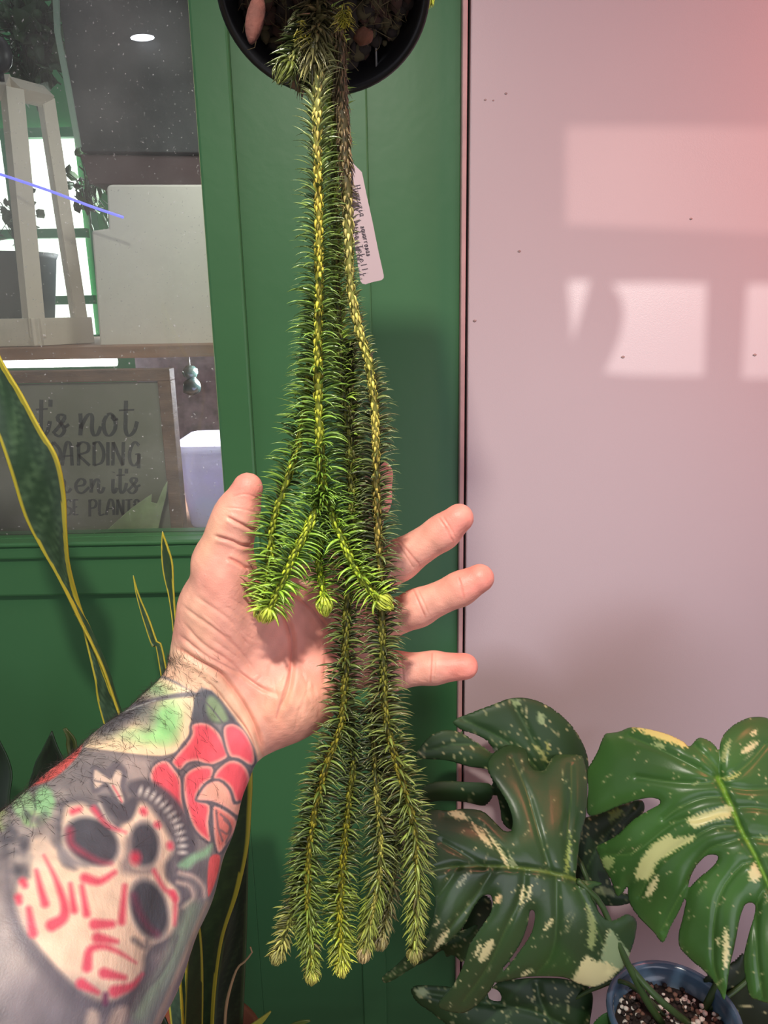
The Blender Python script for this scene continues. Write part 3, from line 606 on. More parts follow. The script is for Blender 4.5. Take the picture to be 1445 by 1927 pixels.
leaf_sheet('leaf', L3, 0.600, M_mon, MO, V3, M3, 3.2, (64, 104, 48), P3, 200, (-.75, .6), tilt=(-0.02, -0.24), curl=0.010, mid_col=(128, 170, 58), seed=3, vein_col=(112, 146, 72), vein_w=3)
# dark leaf between the two, lower leaves
leaf_sheet('leaf', Z([(670,560),(730,530),(800,500),(870,480),(930,470),(935,520),(880,580),(830,640),(790,650),(790,760),(820,830),(905,870),(830,900),(700,880),(650,780),(655,660)]), 0.735, M_mond, MO, [Z([(690,780),(760,640),(900,490)])], None, 4, (34, 56, 32),
           [(Z([(795,520),(840,505),(850,520),(800,560)]),(100,125,60)), (Z([(740,840),(770,818),(820,850),(800,860)]),(120,130,90))], 60, (.5, -.8), tilt=(0.05, -0.05), seed=6)
leaf_sheet('leaf', Z([(-10,1232),(90,1228),(180,1240),(260,1280),(340,1215),(430,1200),(520,1195),(640,1205),(725,1250),(715,1384),(700,1480),(500,1530),(300,1500),(150,1400),(60,1330),(5,1290)]), 0.705, M_mond, MO, [Z([(640,1400),(480,1330),(300,1300),(60,1260)]), Z([(600,1450),(520,1300),(500,1220)])], None, 4, (38, 64, 32),
           [(Z([(5,1240),(40,1236),(60,1255),(40,1275),(8,1268)]),(150,165,120))], 110, (-.5, .6), tilt=(0.02, -0.1), seed=7, holes=[Z([(300,1240),(340,1245),(358,1280),(340,1292),(305,1280)])])
leaf_sheet('leaf', Z([(730,1384),(760,1350),(810,1330),(870,1335),(890,1384),(900,1450),(800,1500),(700,1460)]), 0.68, M_mond, MO, (), None, 4, (42, 82, 34), (), 10, seed=8)
leaf_sheet('leaf', Z([(-130,1190),(-60,1130),(0,1060),(60,1010),(110,1020),(200,1000),(260,980),(240,1060),(200,1130),(160,1100),(130,1110),(115,1080),(60,1120),(0,1150),(-80,1200),(-120,1215)]), 0.70, M_mond, MO, [Z([(220,1000),(60,1080),(-120,1200)])], None, 4, (46, 74, 36), (), 60, (-.8, .6), tilt=(0.0, 0), seed=9)
leaf_sheet('leaf', Z([(170,880),(250,860),(310,870),(310,960),(280,1040),(200,1110),(185,1060),(200,980),(190,930)]), 0.715, M_mond, MO, (), None, 4, (34, 54, 30), (), 20, seed=10)
leaf_sheet('leaf', Z([(20,600),(70,610),(150,600),(220,620),(300,680),(330,740),(240,740),(100,740),(20,740),(-20,680)]), 0.70, M_mond, MO, (), None, 4, (44, 88, 40), (), 20, seed=11)
leaf_sheet('leaf', Z([(1180,1200),(1300,1130),(1350,1100),(1400,1260),(1500,1290),(1540,1450),(1400,1480),(1300,1400),(1250,1300)]), 0.69, M_mond, MO, (), None, 4, (34, 48, 28), (), 20, seed=12)
# stalks
def stalk(a, r0=0.0042, r1=0.0028, parent=MO, m_=None):
    q = spline([tuple(P(x, y, Y)) for x, y, Y in a], 16); MB().tube(q, np.linspace(r0, r1, 16), 8).build('stalk', m_ or M_stalk, parent)
stalk([(1245, 1925, .665), (1215, 1880, .66), (1165, 1780, .655), (1130, 1700, .655), (1087, 1657, .654)])
stalk([(1300, 1930, .665), (1240, 1880, .65), (1190, 1825, .66), (1130, 1740, .69), (1100, 1640, .72), (1076, 1600, .74)], .004, .0026)
stalk([(1320, 1910, .68), (1370, 1800, .69), (1390, 1650, .67), (1372, 1520, .655), (1352, 1470, .655)])
stalk([(1270, 1930, .67), (1180, 1850, .695), (1120, 1860, .705), (1080, 1880, .71)], .003, .002)
stalk([(1300, 1920, .68), (1400, 1850, .69), (1450, 1790, .70)], .004, .002)
# blue pot
c = P(1268, 1905, 0.655); zr = c[2]; Rp = 120*0.655/F*1.22; hp = zr-zbt-0.0005
M_blue = mat('blue_glaze', (72, 98, 122), 0.25, 0.6, var=0.25, vscale=40, coat=0.5)
prof = [(0, 0), (Rp*.66, 0), (Rp*.70, .004), (Rp*.92, hp*.7), (Rp*.97, hp-.012), (Rp*1.03, hp-.010), (Rp*1.05, hp-.004), (Rp*1.03, hp), (Rp*.97, hp), (Rp*.93, hp-.006), (Rp*.90, hp-.03), (0, hp-.03)]
BP = MB().lathe(prof, (c[0], 0.655, zbt+0.0004), 64).build('glazed_pot', M_blue); tag(BP, 'blue glazed ceramic pot holding the speckled monstera', 'pot')
mb = MB(); rg = np.random.default_rng(11)
for i in range(420):
    a = rg.uniform(0, 2*PI); r_ = Rp*.88*math.sqrt(rg.uniform()); t = rg.random(); cc = (226, 220, 208) if t < .35 else ((120, 92, 78) if t < .55 else (48, 38, 34))
    mb.ball((c[0]+r_*math.cos(a), .655+r_*math.sin(a), zr-.026+rg.uniform(0, .006)), rg.uniform(.0016, .0038), cc, i, .35, (1, 1, .8), 1)
mb.lathe([(0, 0), (Rp*.89, 0), (Rp*.89, -.002), (0, -.002)], (c[0], .655, zr-.0262), 32, (50, 40, 34))
sl = mb.build('potting_mix', mat('bark_and_perlite', attr='col', rough=0.9)); tag(sl, 'dark bark and white perlite potting mix filling the blue glazed pot', 'soil', None, 'stuff')

# ================================================================== SNAKE PLANT
SP = empty('snake_plant'); tag(SP, 'tall snake plant with yellow-edged dark green sword leaves at left behind the arm', 'plant')
M_sn = mat('snake_leaf', attr='col', rough=0.42, spec=0.45, bump=0.12, bscale=150)
def blade(a, b, name='leaf', m_edge=0.13, dark=(46, 70, 50), lite=(88, 116, 84), yel=(196, 184, 60), n=90, k=13, cup=0.004, seed=0, band=1.0, el=None, er=None):
    """sword leaf: a, b are its left and right margins (photo x, y, depth)"""
    A, B = spline(a, n), spline(b, n); A, B = P(A[:, 0], A[:, 1], A[:, 2]), P(B[:, 0], B[:, 1], B[:, 2]); rg = np.random.default_rng(seed)
    v = []; c = []; ph = rg.uniform(0, 6, 5)
    L_ = np.r_[0, np.cumsum(np.linalg.norm(np.diff((A+B)/2, axis=0), axis=1))]
    for i in range(n):
        w = np.linalg.norm(B[i]-A[i])
        for j in range(k):
            t = j/(k-1); p = A[i]+(B[i]-A[i])*t; p = p+np.array((0, 1, 0))*cup*(1-(2*t-1)**2)*min(1, w/.03)
            v.append(p); s = L_[i]*1000
            z = math.sin(s*.8+ph[0]+3*math.sin(t*6+ph[1]+s*.03))+.9*math.sin(s*1.9+ph[2]+3*math.sin(t*13+s*.11+ph[4]))+.5*math.sin(s*.13+t*4); g_ = 1/(1+math.exp(-2*z)); g_ = g_*band*.8*(.6+.4*math.sin(s*.17+t*9+ph[3]))+.5*(1-band*.8)
            cc = np.array(dark)*(1-g_)+np.array(lite)*g_; e = min(t*w, (1-t)*w); ew = max(.0016, m_edge*.03) if True else 0
            lw = (el if (t < .5 and el is not None) else er if (t >= .5 and er is not None) else ew)
            if e < lw: cc = np.array(yel)
            c.append(cc)
    f = [(i*k+j, i*k+j+1, (i+1)*k+j+1, (i+1)*k+j) for i in range(n-1) for j in range(k-1)]
    o = mobj(name, v, f, M_sn, SP, True, c); s = o.modifiers.new('s', 'SOLIDIFY'); s.thickness = 0.0016; s.offset = 0
    return o
K = 31
blade([(-60, 560, .60), (-25, 760, .60), (0, 830, .605), (20, 890, .61), (45, 970, .62), (75, 1030, .63), (104, 1080, .64), (145, 1160, .655), (190, 1250, .665), (222, 1340, .675), (300, 1560, .69), (330, 1760, .69), (345, 1960, .665)],
      [(-50, 560, .60), (0, 672, .60), (40, 740, .60), (75, 805, .60), (108, 862, .60), (122, 930, .61), (125, 1000, .62), (131, 1065, .635), (152, 1140, .66), (177, 1200, .68), (203, 1265, .69), (226, 1336, .69), (305, 1560, .70), (340, 1760, .70), (365, 1960, .675)],
      m_edge=0.12, n=170, k=K, cup=.006, seed=1, er=.0042, el=.0022)
blade([(141, 1155, .665), (152, 1172, .67), (163, 1215, .675), (178, 1280, .68), (190, 1345, .69), (255, 1560, .70), (300, 1760, .70), (325, 1960, .67)],
      [(142, 1156, .666), (158, 1180, .672), (185, 1240, .678), (207, 1300, .684), (224, 1340, .692), (300, 1560, .705), (335, 1760, .705), (360, 1960, .675)], n=120, k=21, seed=2, cup=.002, el=.0016, er=.001)
blade([(305, 1000, .70), (303, 1030, .70), (306, 1075, .70), (318, 1130, .70), (326, 1200, .70), (330, 1300, .70), (345, 1600, .70), (350, 1960, .67)],
      [(306, 1001, .70), (316, 1028, .70), (325, 1060, .70), (327, 1100, .70), (330, 1150, .70), (334, 1200, .70), (342, 1300, .70), (370, 1600, .70), (372, 1960, .67)], n=130, k=15, seed=3, cup=.002, el=.0010, er=.0012, lite=(60, 84, 46))
blade([(250, 1083, .71), (256, 1120, .71), (270, 1170, .71), (285, 1215, .71), (297, 1240, .71), (330, 1500, .71), (340, 1960, .68)],
      [(251, 1084, .71), (262, 1120, .71), (281, 1165, .71), (295, 1205, .71), (310, 1240, .71), (350, 1500, .71), (360, 1960, .68)], n=110, k=11, seed=4, cup=.002, el=.0009, er=.0009)
blade([(330, 1400, .62), (335, 1560, .62), (345, 1620, .62), (350, 1700, .63), (352, 1800, .64), (350, 1940, .65), (350, 2000, .655)],
      [(462, 1360, .62), (474, 1450, .62), (472, 1530, .62), (466, 1600, .62), (448, 1680, .63), (420, 1765, .64), (406, 1860, .65), (400, 1960, .655)], n=110, k=K, seed=5, cup=.006, dark=(30, 46, 26), lite=(44, 62, 32), yel=(150, 140, 42), er=.0042, el=.002)
blade([(425, 1650, .68), (420, 1760, .68), (405, 1860, .68), (395, 1980, .67)], [(468, 1530, .68), (466, 1640, .68), (463, 1780, .68), (455, 1960, .67)], n=80, k=17, seed=6, dark=(24, 34, 22), lite=(46, 58, 36), yel=(52, 66, 38))
blade([(340, 1700, .60), (352, 1780, .61), (350, 1860, .62), (345, 1990, .65)], [(366, 1690, .60), (378, 1760, .61), (382, 1850, .62), (380, 1990, .65)], n=80, k=15, seed=7, dark=(30, 44, 24), lite=(40, 58, 30), yel=(140, 132, 44), er=.0012, el=.0002)
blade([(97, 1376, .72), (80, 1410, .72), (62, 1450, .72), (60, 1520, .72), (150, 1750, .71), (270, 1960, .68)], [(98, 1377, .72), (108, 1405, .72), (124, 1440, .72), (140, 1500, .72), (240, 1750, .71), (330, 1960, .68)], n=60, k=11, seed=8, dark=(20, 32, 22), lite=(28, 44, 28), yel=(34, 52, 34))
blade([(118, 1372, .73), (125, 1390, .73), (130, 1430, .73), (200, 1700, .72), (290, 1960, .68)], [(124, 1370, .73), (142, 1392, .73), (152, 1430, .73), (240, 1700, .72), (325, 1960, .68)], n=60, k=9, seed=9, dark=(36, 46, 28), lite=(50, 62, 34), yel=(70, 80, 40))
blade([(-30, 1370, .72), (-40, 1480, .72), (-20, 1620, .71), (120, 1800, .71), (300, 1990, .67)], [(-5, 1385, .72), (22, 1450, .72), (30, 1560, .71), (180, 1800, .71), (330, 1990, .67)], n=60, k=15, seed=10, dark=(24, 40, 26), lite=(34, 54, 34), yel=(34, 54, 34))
# snake plant pot
sc_ = P(365, 1990, .66); zr2 = 0.665
MB().lathe([(0, 0), (.055, 0), (.058, .003), (.070, .09), (.074, .092), (.075, zr2-zbt-.0005), (.069, zr2-zbt-.0005), (.066, .085), (0, .085)], (sc_[0], .665, zbt+.0004), 48).build('clay_pot', mat('terracotta', (150, 88, 62), .8, var=.1, vscale=30))
tag(bpy.data.objects['clay_pot'], 'terracotta pot of the snake plant on the bench', 'pot')
# dried stem and yellow leaf ends at the foot
q = spline([tuple(P(x, y, Y)) for x, y, Y in ((424, 1990, .66), (423, 1930, .655), (428, 1880, .65), (445, 1825, .65), (462, 1808, .65), (475, 1790, .65), (471, 1782, .65))], 24)
tag(MB().tube(q, np.r_[np.linspace(.0012, .0017, 12), np.linspace(.0017, .0008, 12)], 8).build('dried_tendril', mat('dry_brown', (150, 124, 88), .7)), 'thin dry brown tendril curling up beside the snake plant', 'stem')
GP = empty('young_plant'); tag(GP, 'yellow-green narrow leaf ends poking up at the bottom below the hanging fern', 'plant')
_sp = SP; SP = GP
blade([(440, 1960, .66), (465, 1934, .66), (490, 1916, .66), (509, 1903, .66)], [(450, 1975, .66), (475, 1944, .66), (496, 1924, .66), (510, 1905, .66)], n=20, k=7, dark=(120, 140, 50), lite=(140, 150, 60), yel=(150, 150, 60))
blade([(500, 1990, .66), (540, 1935, .66), (562, 1922, .66), (583, 1920, .66)], [(520, 1990, .66), (552, 1945, .66), (568, 1930, .66), (584, 1922, .66)], n=20, k=7, dark=(60, 84, 36), lite=(80, 96, 40), yel=(80, 96, 40))
SP = _sp
# ================================================================== HANGING POT AND FERN
pc = P(609, -8, 0.415); Rr = 179*0.415/F*0.985
nrm = np.array((0.0, -math.cos(math.radians(48)), -math.sin(math.radians(48))))   # where the mouth faces
ux = np.array((1.0, 0, 0)); uy = np.cross(nrm, ux); MP = np.stack([ux, uy, nrm], 1)
M_pot = mat('black_plastic', (20, 20, 22), 0.35, 0.5, bump=0.1, bscale=80)
POT = empty('hanging_pot'); tag(POT, 'round black plastic nursery pot tipped with its mouth forward at the top', 'pot')
MB().lathe([(0, -.085), (Rr*.70, -.085), (Rr*.72, -.082), (Rr*.93, -.010), (Rr*.97, -.010), (Rr, -.006), (Rr, 0), (Rr*.965, .0008), (Rr*.93, -.001), (Rr*.90, -.012), (Rr*.72, -.078), (0, -.078)], pc, 72, M=MP).build('pot_body', M_pot, POT)
M_wire = mat('thin_wire', (150, 150, 150), 0.35, metal=0.8)
top = np.array((pc[0]+0.01, pc[1]+0.02, 2.55))
for a in (60, 180, 300):
    s_ = pc+MP@np.array((Rr*.97*math.cos(math.radians(a)), Rr*.97*math.sin(math.radians(a)), -.004)); MB().tube(np.linspace(s_, top, 6), .0006, 6).build('hanging_wire', M_wire, POT)
# soil
mb = MB(); rg = np.random.default_rng(21)
for i in range(700):
    a = rg.uniform(0, 2*PI); r_ = Rr*.86*math.sqrt(rg.uniform()); t = rg.random(); cc = (60, 38, 28) if t < .3 else ((36, 27, 20) if t < .75 else (70, 62, 38))
    mb.ball(pc+MP@np.array((r_*math.cos(a), r_*math.sin(a), -.020+.010*(1-(r_/Rr)**2)+rg.uniform(-.003, .004))), rg.uniform(.0018, .005), cc, i, .4, tuple(rg.uniform(.5, 1.4, 3)), 1)
mb.lathe([(0, -.012), (Rr*.5, -.015), (Rr*.86, -.022), (Rr*.86, -.024), (0, -.024)], pc, 40, (44, 32, 24), M=MP)
for i in range(260):   # root fibres
    a = rg.uniform(0, 2*PI); r_ = Rr*.7*math.sqrt(rg.uniform()); p0 = pc+MP@np.array((r_*math.cos(a), r_*math.sin(a), -.012)); d = rg.normal(size=(2, 3))*.006
    mb.tube([p0, p0+d[0]+nrm*.003, p0+d[0]+d[1]], .00022, 3, (92, 78, 50))
so_ = mb.build('bark_soil', mat('bark_soil', attr='col', rough=0.9)); tag(so_, 'dark brown bark soil and root fibres filling the tipped black pot', 'soil', None, 'stuff')
def chunk(x, y, Y, a, b, rot, c, nm, seed, label):
    o = MB().ball((0, 0, 0), 1.0, c, seed, .25, (a, b, .35*min(a, b)+.002), 3).build(nm, mat(nm+'_%d' % seed, c, .85, var=.3, vscale=120, bump=.8, bscale=400))
    o.location = P(x, y, Y); o.rotation_euler = (math.radians(70), math.radians(rot), 0); return tag(o, label, 'bark', 'bark chips in the tipped pot')
chunk(481, 32, .392, .0036, .0120, 12, (84, 44, 36), 'bark_chip', 1, 'reddish bark chip at the left in the tipped black pot')
chunk(683, 68, .398, .0045, .0040, 0, (86, 50, 30), 'bark_chip', 2, 'orange-brown bark chip low on the right side of the tipped pot')
chunk(565, 152, .400, .0052, .0055, 30, (112, 84, 60), 'bark_chip', 3, 'brown bark flake hanging below the pot rim beside the fern stems')

FERN = empty('tassel_fern'); tag(FERN, 'long hanging tassel fern with bristly green strands trailing over the open palm', 'plant')
M_stem = mat('fern_stem', attr='col', rough=0.5, spec=0.35)
M_leaf = mat('fern_leaf', attr='col', rough=0.30, spec=0.6)
SEG = 6
def make_leaves(base, dirs0, side, L_, wd_, a0, a1, T, col0, col1, rg):
    """vectorised curved, tapered, folded leaves. dirs0 = radial dir, T = growth dir; angle from T runs a0 -> a1 along the leaf"""
    n = len(base); t = np.linspace(0, 1, SEG+1)
    ang = a0[:, None]+(a1-a0)[:, None]*t[None]
    step = (L_/SEG)[:, None]
    d = np.cos(ang)[..., None]*T[:, None]+np.sin(ang)[..., None]*dirs0[:, None]         # n,S+1,3
    pos = base[:, None]+np.concatenate([np.zeros((n, 1, 3)), np.cumsum(d[:, :-1]*step[..., None], 1)], 1)
    sd = np.cross(T, dirs0); sd /= np.linalg.norm(sd, axis=1)[:, None]+1e-9
    tw = rg.normal(size=n)*.35; nn = np.cross(sd[:, None].repeat(SEG+1, 1), d)
    sd2 = np.cos(tw)[:, None, None]*sd[:, None]+np.sin(tw)[:, None, None]*nn
    prof = np.array([.75, 1.0, 1.0, .86, .62, .33, 0.02])
    w = wd_[:, None]*prof[None]/2
    nn2 = np.cross(sd2, d); nn2 /= np.linalg.norm(nn2, axis=2)[..., None]+1e-9
    Lf = pos+sd2*w[..., None]; Rt = pos-sd2*w[..., None]; Md = pos+nn2*(w*0.38)[..., None]; Dn = pos-nn2*(w*0.10)[..., None]
    v = np.stack([Lf, Md, Rt, Dn], 2).reshape(-1, 3)
    f = []
    for s in range(SEG):
        for a, b in ((0, 1), (1, 2), (2, 3), (3, 0)): f.append((s*4+a, s*4+b, (s+1)*4+b, (s+1)*4+a))
    f = np.array(f)[None]+(np.arange(n)*(SEG+1)*4)[:, None, None]
    c = col0[:, None]*(1-t[None, :, None])+col1[:, None]*t[None, :, None]
    c = np.repeat(c, 4, axis=1).reshape(-1, 3)
    return v, f.reshape(-1, 4), c
def interp(t, prof): p = np.asarray(prof, float); return np.stack([np.interp(t, p[:, 0], p[:, k]) for k in range(1, p.shape[1])], -1)
def strand(pts, rad, ln, ang, stemc, leafc, seed, dens=1.0, tip=True, tipc=(176, 190, 66), wpx=6.0, dull=0.0):
    """pts: photo x, y, depth along the stem. rad, ln (px); ang: start and end angle from growth direction (deg); all as [t, values...]"""
    rg = np.random.default_rng(seed)
    q = spline(pts, 400); W_ = P(q[:, 0], q[:, 1], q[:, 2]); pxm = q[:, 2]/F
    s = np.r_[0, np.cumsum(np.linalg.norm(np.diff(W_, axis=0), axis=1))]; Ltot = s[-1]
    tt = np.linspace(0, 1, 160); Pc = np.stack([np.interp(tt*Ltot, s, W_[:, k]) for k in range(3)], 1); pxc = np.interp(tt*Ltot, s, pxm)
    rr_ = 1.0*interp(tt, rad)[:, 0]*pxc*(1+.10*rg.normal(size=160))
    v, f = tube_arr(Pc, rr_, 12); cs = interp(np.repeat(tt, 12), stemc)*np.array((.62, .66, .55))*(1+.10*rg.normal(size=(160*12, 1)))
    st = mobj('stem', v, f, M_stem, FERN, True, cs)
    # leaves
    ds = 0.78*0.00029/dens; n = int(Ltot/ds); u = (np.arange(n)+.5)/n; u = u[u < (1-26*pxm[-1]/Ltot if tip else 1.0)]; n = len(u)
    i_ = u*Ltot; B = np.stack([np.interp(i_, s, W_[:, k]) for k in range(3)], 1)
    Tg = np.gradient(W_, axis=0); Tg /= np.linalg.norm(Tg, axis=1)[:, None]; T = np.stack([np.interp(i_, s, Tg[:, k]) for k in range(3)], 1); T /= np.linalg.norm(T, axis=1)[:, None]
    px = np.interp(i_, s, pxm); az = np.arange(n)*math.radians(137.5)+rg.normal(size=n)*.25
    turn = np.interp(u, [0, .1, .14, .85, 1], [0, .3, 1, 1, 0])          # light-seeking leaves comb sideways off the sunny face
    e1 = np.cross(T, np.array((0, 1.0, 0))); e1 /= np.linalg.norm(e1, axis=1)[:, None]; e2 = np.cross(T, e1); fy = (np.cos(az)*e1[:, 1]+np.sin(az)*e2[:, 1])
    keep = (rg.random(n) > np.clip((-fy-.45)*2.2, 0, .88)*turn); u, i_, B, T, px, az = u[keep], i_[keep], B[keep], T[keep], px[keep], az[keep]; n = len(u)
    e1 = np.cross(T, np.array((0, 1.0, 0))); e1 /= np.linalg.norm(e1, axis=1)[:, None]; e2 = np.cross(T, e1)
    D = np.cos(az)[:, None]*e1+np.sin(az)[:, None]*e2
    toward = np.clip(-D[:, 1], 0, 1)                       # leaves on the side of the viewer are flatter on the stem
    r = interp(u, rad)[:, 0]*px; base = B+D*(r*.8)[:, None]
    ll = interp(u, ln)[:, 0]*px*1.34*rg.uniform(.72, 1.1, n)*(1-.3*toward)*np.where(u > .93, 1-(u-.93)*6, 1)
    aa = np.radians(interp(u, ang)); a0 = aa[:, 0]+rg.normal(size=n)*.11; a1 = aa[:, 1]+rg.normal(size=n)*.26
    c = interp(u, leafc)*np.array((1.20, 1.14, 1.2))*(1+.16*rg.normal(size=(n, 1)))
    if dull: m_ = rg.random(n) < dull; c[m_] = c[m_]*.3+np.array((96, 84, 50))*.7
    vv, ff, cc = make_leaves(base, D, None, ll, 1.25*wpx*px*rg.uniform(.75, 1.2, n)*np.clip(ll/(30*px), .5, 1), a0, a1, T, c, c*1.12+6, rg)
    # scale-like leaf bases along the stem
    mobj('foliage', vv, ff, M_leaf, st, True, cc)
    m = int(n*.42); u2 = np.sort(rg.uniform(0, .97, m)); i2 = u2*Ltot; B2 = np.stack([np.interp(i2, s, W_[:, k]) for k in range(3)], 1); T2 = np.stack([np.interp(i2, s, Tg[:, k]) for k in range(3)], 1)
    az2 = np.arange(m)*2.4; g1 = np.cross(T2, np.array((0, 1.0, 0))); g1 /= np.linalg.norm(g1, axis=1)[:, None]; g2 = np.cross(T2, g1); D2 = np.cos(az2)[:, None]*g1+np.sin(az2)[:, None]*g2
    p2 = np.interp(i2, s, pxm); r2 = interp(u2, rad)[:, 0]*p2; c2 = interp(u2, stemc)*(1.12+.14*rg.normal(size=(m, 1)))
    vv, ff, cc = make_leaves(B2+D2*(r2*.78)[:, None], D2, None, 15*p2*rg.uniform(.8, 1.2, m), 7.5*p2, np.full(m, .50), np.full(m, -.42), T2, c2*.92, c2*1.06, rg)
    mobj('leaf_base', vv, ff, M_stem, st, True, cc)
    if tip:   # closed bud of incurved leaves
        k = 90; T3 = np.tile(Tg[-1], (k, 1)); az3 = np.arange(k)*2.4; h = (np.arange(k)/k); e = W_[-1]-Tg[-1]*(24*pxm[-1]); h1 = np.cross(T3, np.array((0, 1.0, 0))); h1 /= np.linalg.norm(h1, axis=1)[:, None]; h2 = np.cross(T3, h1)
        D3 = np.cos(az3)[:, None]*h1+np.sin(az3)[:, None]*h2; p3 = pxm[-1]
        c3 = np.array(tipc)*(.82+.3*rg.random((k, 1))); b3 = e+T3*((h*24-14)*p3)[:, None]+D3*((6-4.5*h)*p3)[:, None]
        vv, ff, cc = make_leaves(b3, D3, None, (40-18*h)*p3*rg.uniform(.85, 1.1, k), np.full(k, 8.0*p3), np.radians(60-40*h)+rg.normal(size=k)*.1, np.radians(-66+36*h)+rg.normal(size=k)*.12, T3, c3, c3*1.12, rg)
        mobj('tip_bud', vv, ff, M_leaf, st, True, cc)
    return st
pale = (206, 200, 128); yg = (150, 158, 44); ol = (112, 112, 36); gr = (84, 112, 38); gl = (104, 136, 46); dk = (60, 76, 34); br = (92, 78, 44); lime = (150, 178, 50)
# main bright strand, ends where it forks
strand([(592, 10, .398), (598, 70, .388), (598, 130, .383), (597, 250, .383), (600, 400, .384), (600, 550, .385), (598, 700, .386), (600, 800, .387), (604, 880, .388), (607, 935, .389)],
       [(0, 9), (.1, 8), (.4, 6.5), (.8, 7.5), (1, 9)], [(0, 34), (.12, 28), (.3, 33), (.5, 38), (.7, 44), (1, 48)],
       [(0, 30, 10), (.10, 60, 30), (.17, 150, 100), (.35, 138, 74), (.5, 124, 52), (1, 122, 44)], [(0, 88, 76, 42), (.12, 190, 184, 118), (.35, 176, 158, 64), (.6, 158, 154, 54), (1, 150, 160, 46)],
       [(0, 70, 74, 40), (.15, 110, 118, 72), (.3, 84, 104, 52), (.6, 78, 104, 40), (1, 84, 118, 40)], 1, tip=False)
A0_, A1_ = 122, 44
strand([(606, 925, .388), (597, 955, .387), (585, 982, .386), (560, 1030, .386), (543, 1066, .388), (526, 1105, .390), (508, 1140, .392), (497, 1168, .394)],
       [(0, 8), (.7, 8), (1, 6)], [(0, 44), (.8, 40), (1, 30)], [(0, 122, 44), (.85, 100, 50), (1, 70, 20)], [(0, 150, 160, 46), (1, 160, 176, 50)], [(0, 80, 112, 38), (.8, 110, 146, 44), (1, 150, 172, 56)], 2, 1.15, wpx=6.5)
strand([(610, 925, .390), (622, 960, .389), (638, 1000, .388), (660, 1052, .388), (684, 1093, .388), (708, 1122, .388), (735, 1142, .388)],
       [(0, 7.5), (.7, 7.5), (1, 6)], [(0, 40), (.8, 38), (1, 28)], [(0, 122, 44), (.85, 100, 50), (1, 70, 20)], [(0, 146, 158, 44), (1, 160, 180, 52)], [(0, 80, 112, 38), (.8, 116, 152, 46), (1, 156, 184, 58)], 3, 1.15, wpx=6.5)
# left strand
strand([(600, 560, .398), (585, 680, .398), (572, 780, .398), (553, 865, .398), (532, 925, .398), (514, 985, .399), (509, 1045, .401), (505, 1090, .403), (497, 1130, .405), (490, 1165, .407)],
       [(0, 5), (1, 6)], [(0, 30), (.3, 40), (.9, 40), (1, 26)], [(0, 122, 44), (.9, 105, 60), (1, 70, 20)], [(0, 110, 112, 40), (.5, 140, 146, 44), (1, 150, 164, 48)], [(0, 74, 96, 36), (.7, 84, 116, 38), (1, 120, 150, 46)], 4, 1.0)
# small middle tip
strand([(618, 960, .404), (606, 1010, .402), (600, 1050, .400), (603, 1085, .398), (608, 1115, .397), (613, 1155, .396)],
       [(0, 4), (.5, 6), (1, 6)], [(0, 34), (.6, 36), (1, 26)], [(0, 120, 46), (.7, 105, 60), (1, 70, 20)], [(0, 100, 110, 36), (.5, 156, 172, 40), (1, 176, 196, 44)], [(0, 66, 90, 32), (.6, 90, 126, 38), (1, 150, 184, 54)], 5, 1.0)
# soft green strand behind the main one, runs on to the lower left tip
strand([(618, 20, .402), (624, 150, .399), (626, 280, .399), (630, 420, .400), (634, 560, .402), (642, 700, .404), (655, 820, .406), (662, 930, .404), (660, 1040, .402), (654, 1130, .400), (650, 1210, .398), (648, 1300, .398), (640, 1370, .398), (617, 1430, .398), (598, 1500, .398), (584, 1580, .398), (579, 1660, .398), (582, 1750, .398), (588, 1850, .398)],
       [(0, 5), (.5, 7), (1, 6.5)], [(0, 24), (.07, 30), (.5, 40), (.9, 38), (1, 26)], [(0, 140, 90), (.25, 134, 66), (.5, 122, 50), (.85, 104, 44), (1, 60, 20)], [(0, 84, 92, 40), (.5, 96, 96, 36), (.75, 124, 116, 34), (.9, 146, 140, 42), (1, 170, 168, 60)],
       [(0, 120, 148, 62), (.3, 110, 138, 52), (.45, 84, 108, 42), (.55, 66, 80, 36), (.8, 72, 92, 38), (.93, 98, 120, 44), (1, 146, 160, 62)], 6, 1.05, tipc=(180, 176, 84), dull=.03)
# dark right strand down to the right tip
strand([(632, 20, .402), (638, 90, .394), (641, 160, .392), (648, 280, .392), (652, 350, .391), (656, 440, .391), (660, 540, .391), (674, 615, .391), (694, 685, .391), (704, 760, .391), (707, 850, .391), (708, 930, .392), (713, 1030, .393), (717, 1120, .394), (720, 1210, .394), (722, 1300, .394), (729, 1370, .394), (745, 1430, .394), (765, 1500, .394), (779, 1560, .395), (784, 1640, .396), (783, 1710, .396), (779, 1810, .396)],
       [(0, 10), (.12, 11), (.2, 7), (.6, 7), (1, 6)], [(0, 18), (.14, 14), (.28, 15), (.36, 34), (.6, 40), (.85, 40), (1, 28)], [(0, 20, 5), (.14, 28, 12), (.17, 130, 90), (.3, 128, 58), (.75, 108, 48), (.85, 62, 34), (1, 36, 8)],
       [(0, 84, 70, 48), (.14, 92, 78, 50), (.17, 170, 160, 96), (.3, 176, 168, 80), (.45, 150, 130, 62), (.6, 104, 104, 40), (.75, 130, 122, 42), (1, 160, 156, 70)],
       [(0, 74, 64, 42), (.15, 84, 74, 46), (.2, 88, 98, 50), (.4, 70, 84, 44), (.6, 72, 84, 40), (.8, 86, 104, 44), (1, 126, 142, 60)], 7, 1.05, tipc=(150, 146, 82), dull=.05)
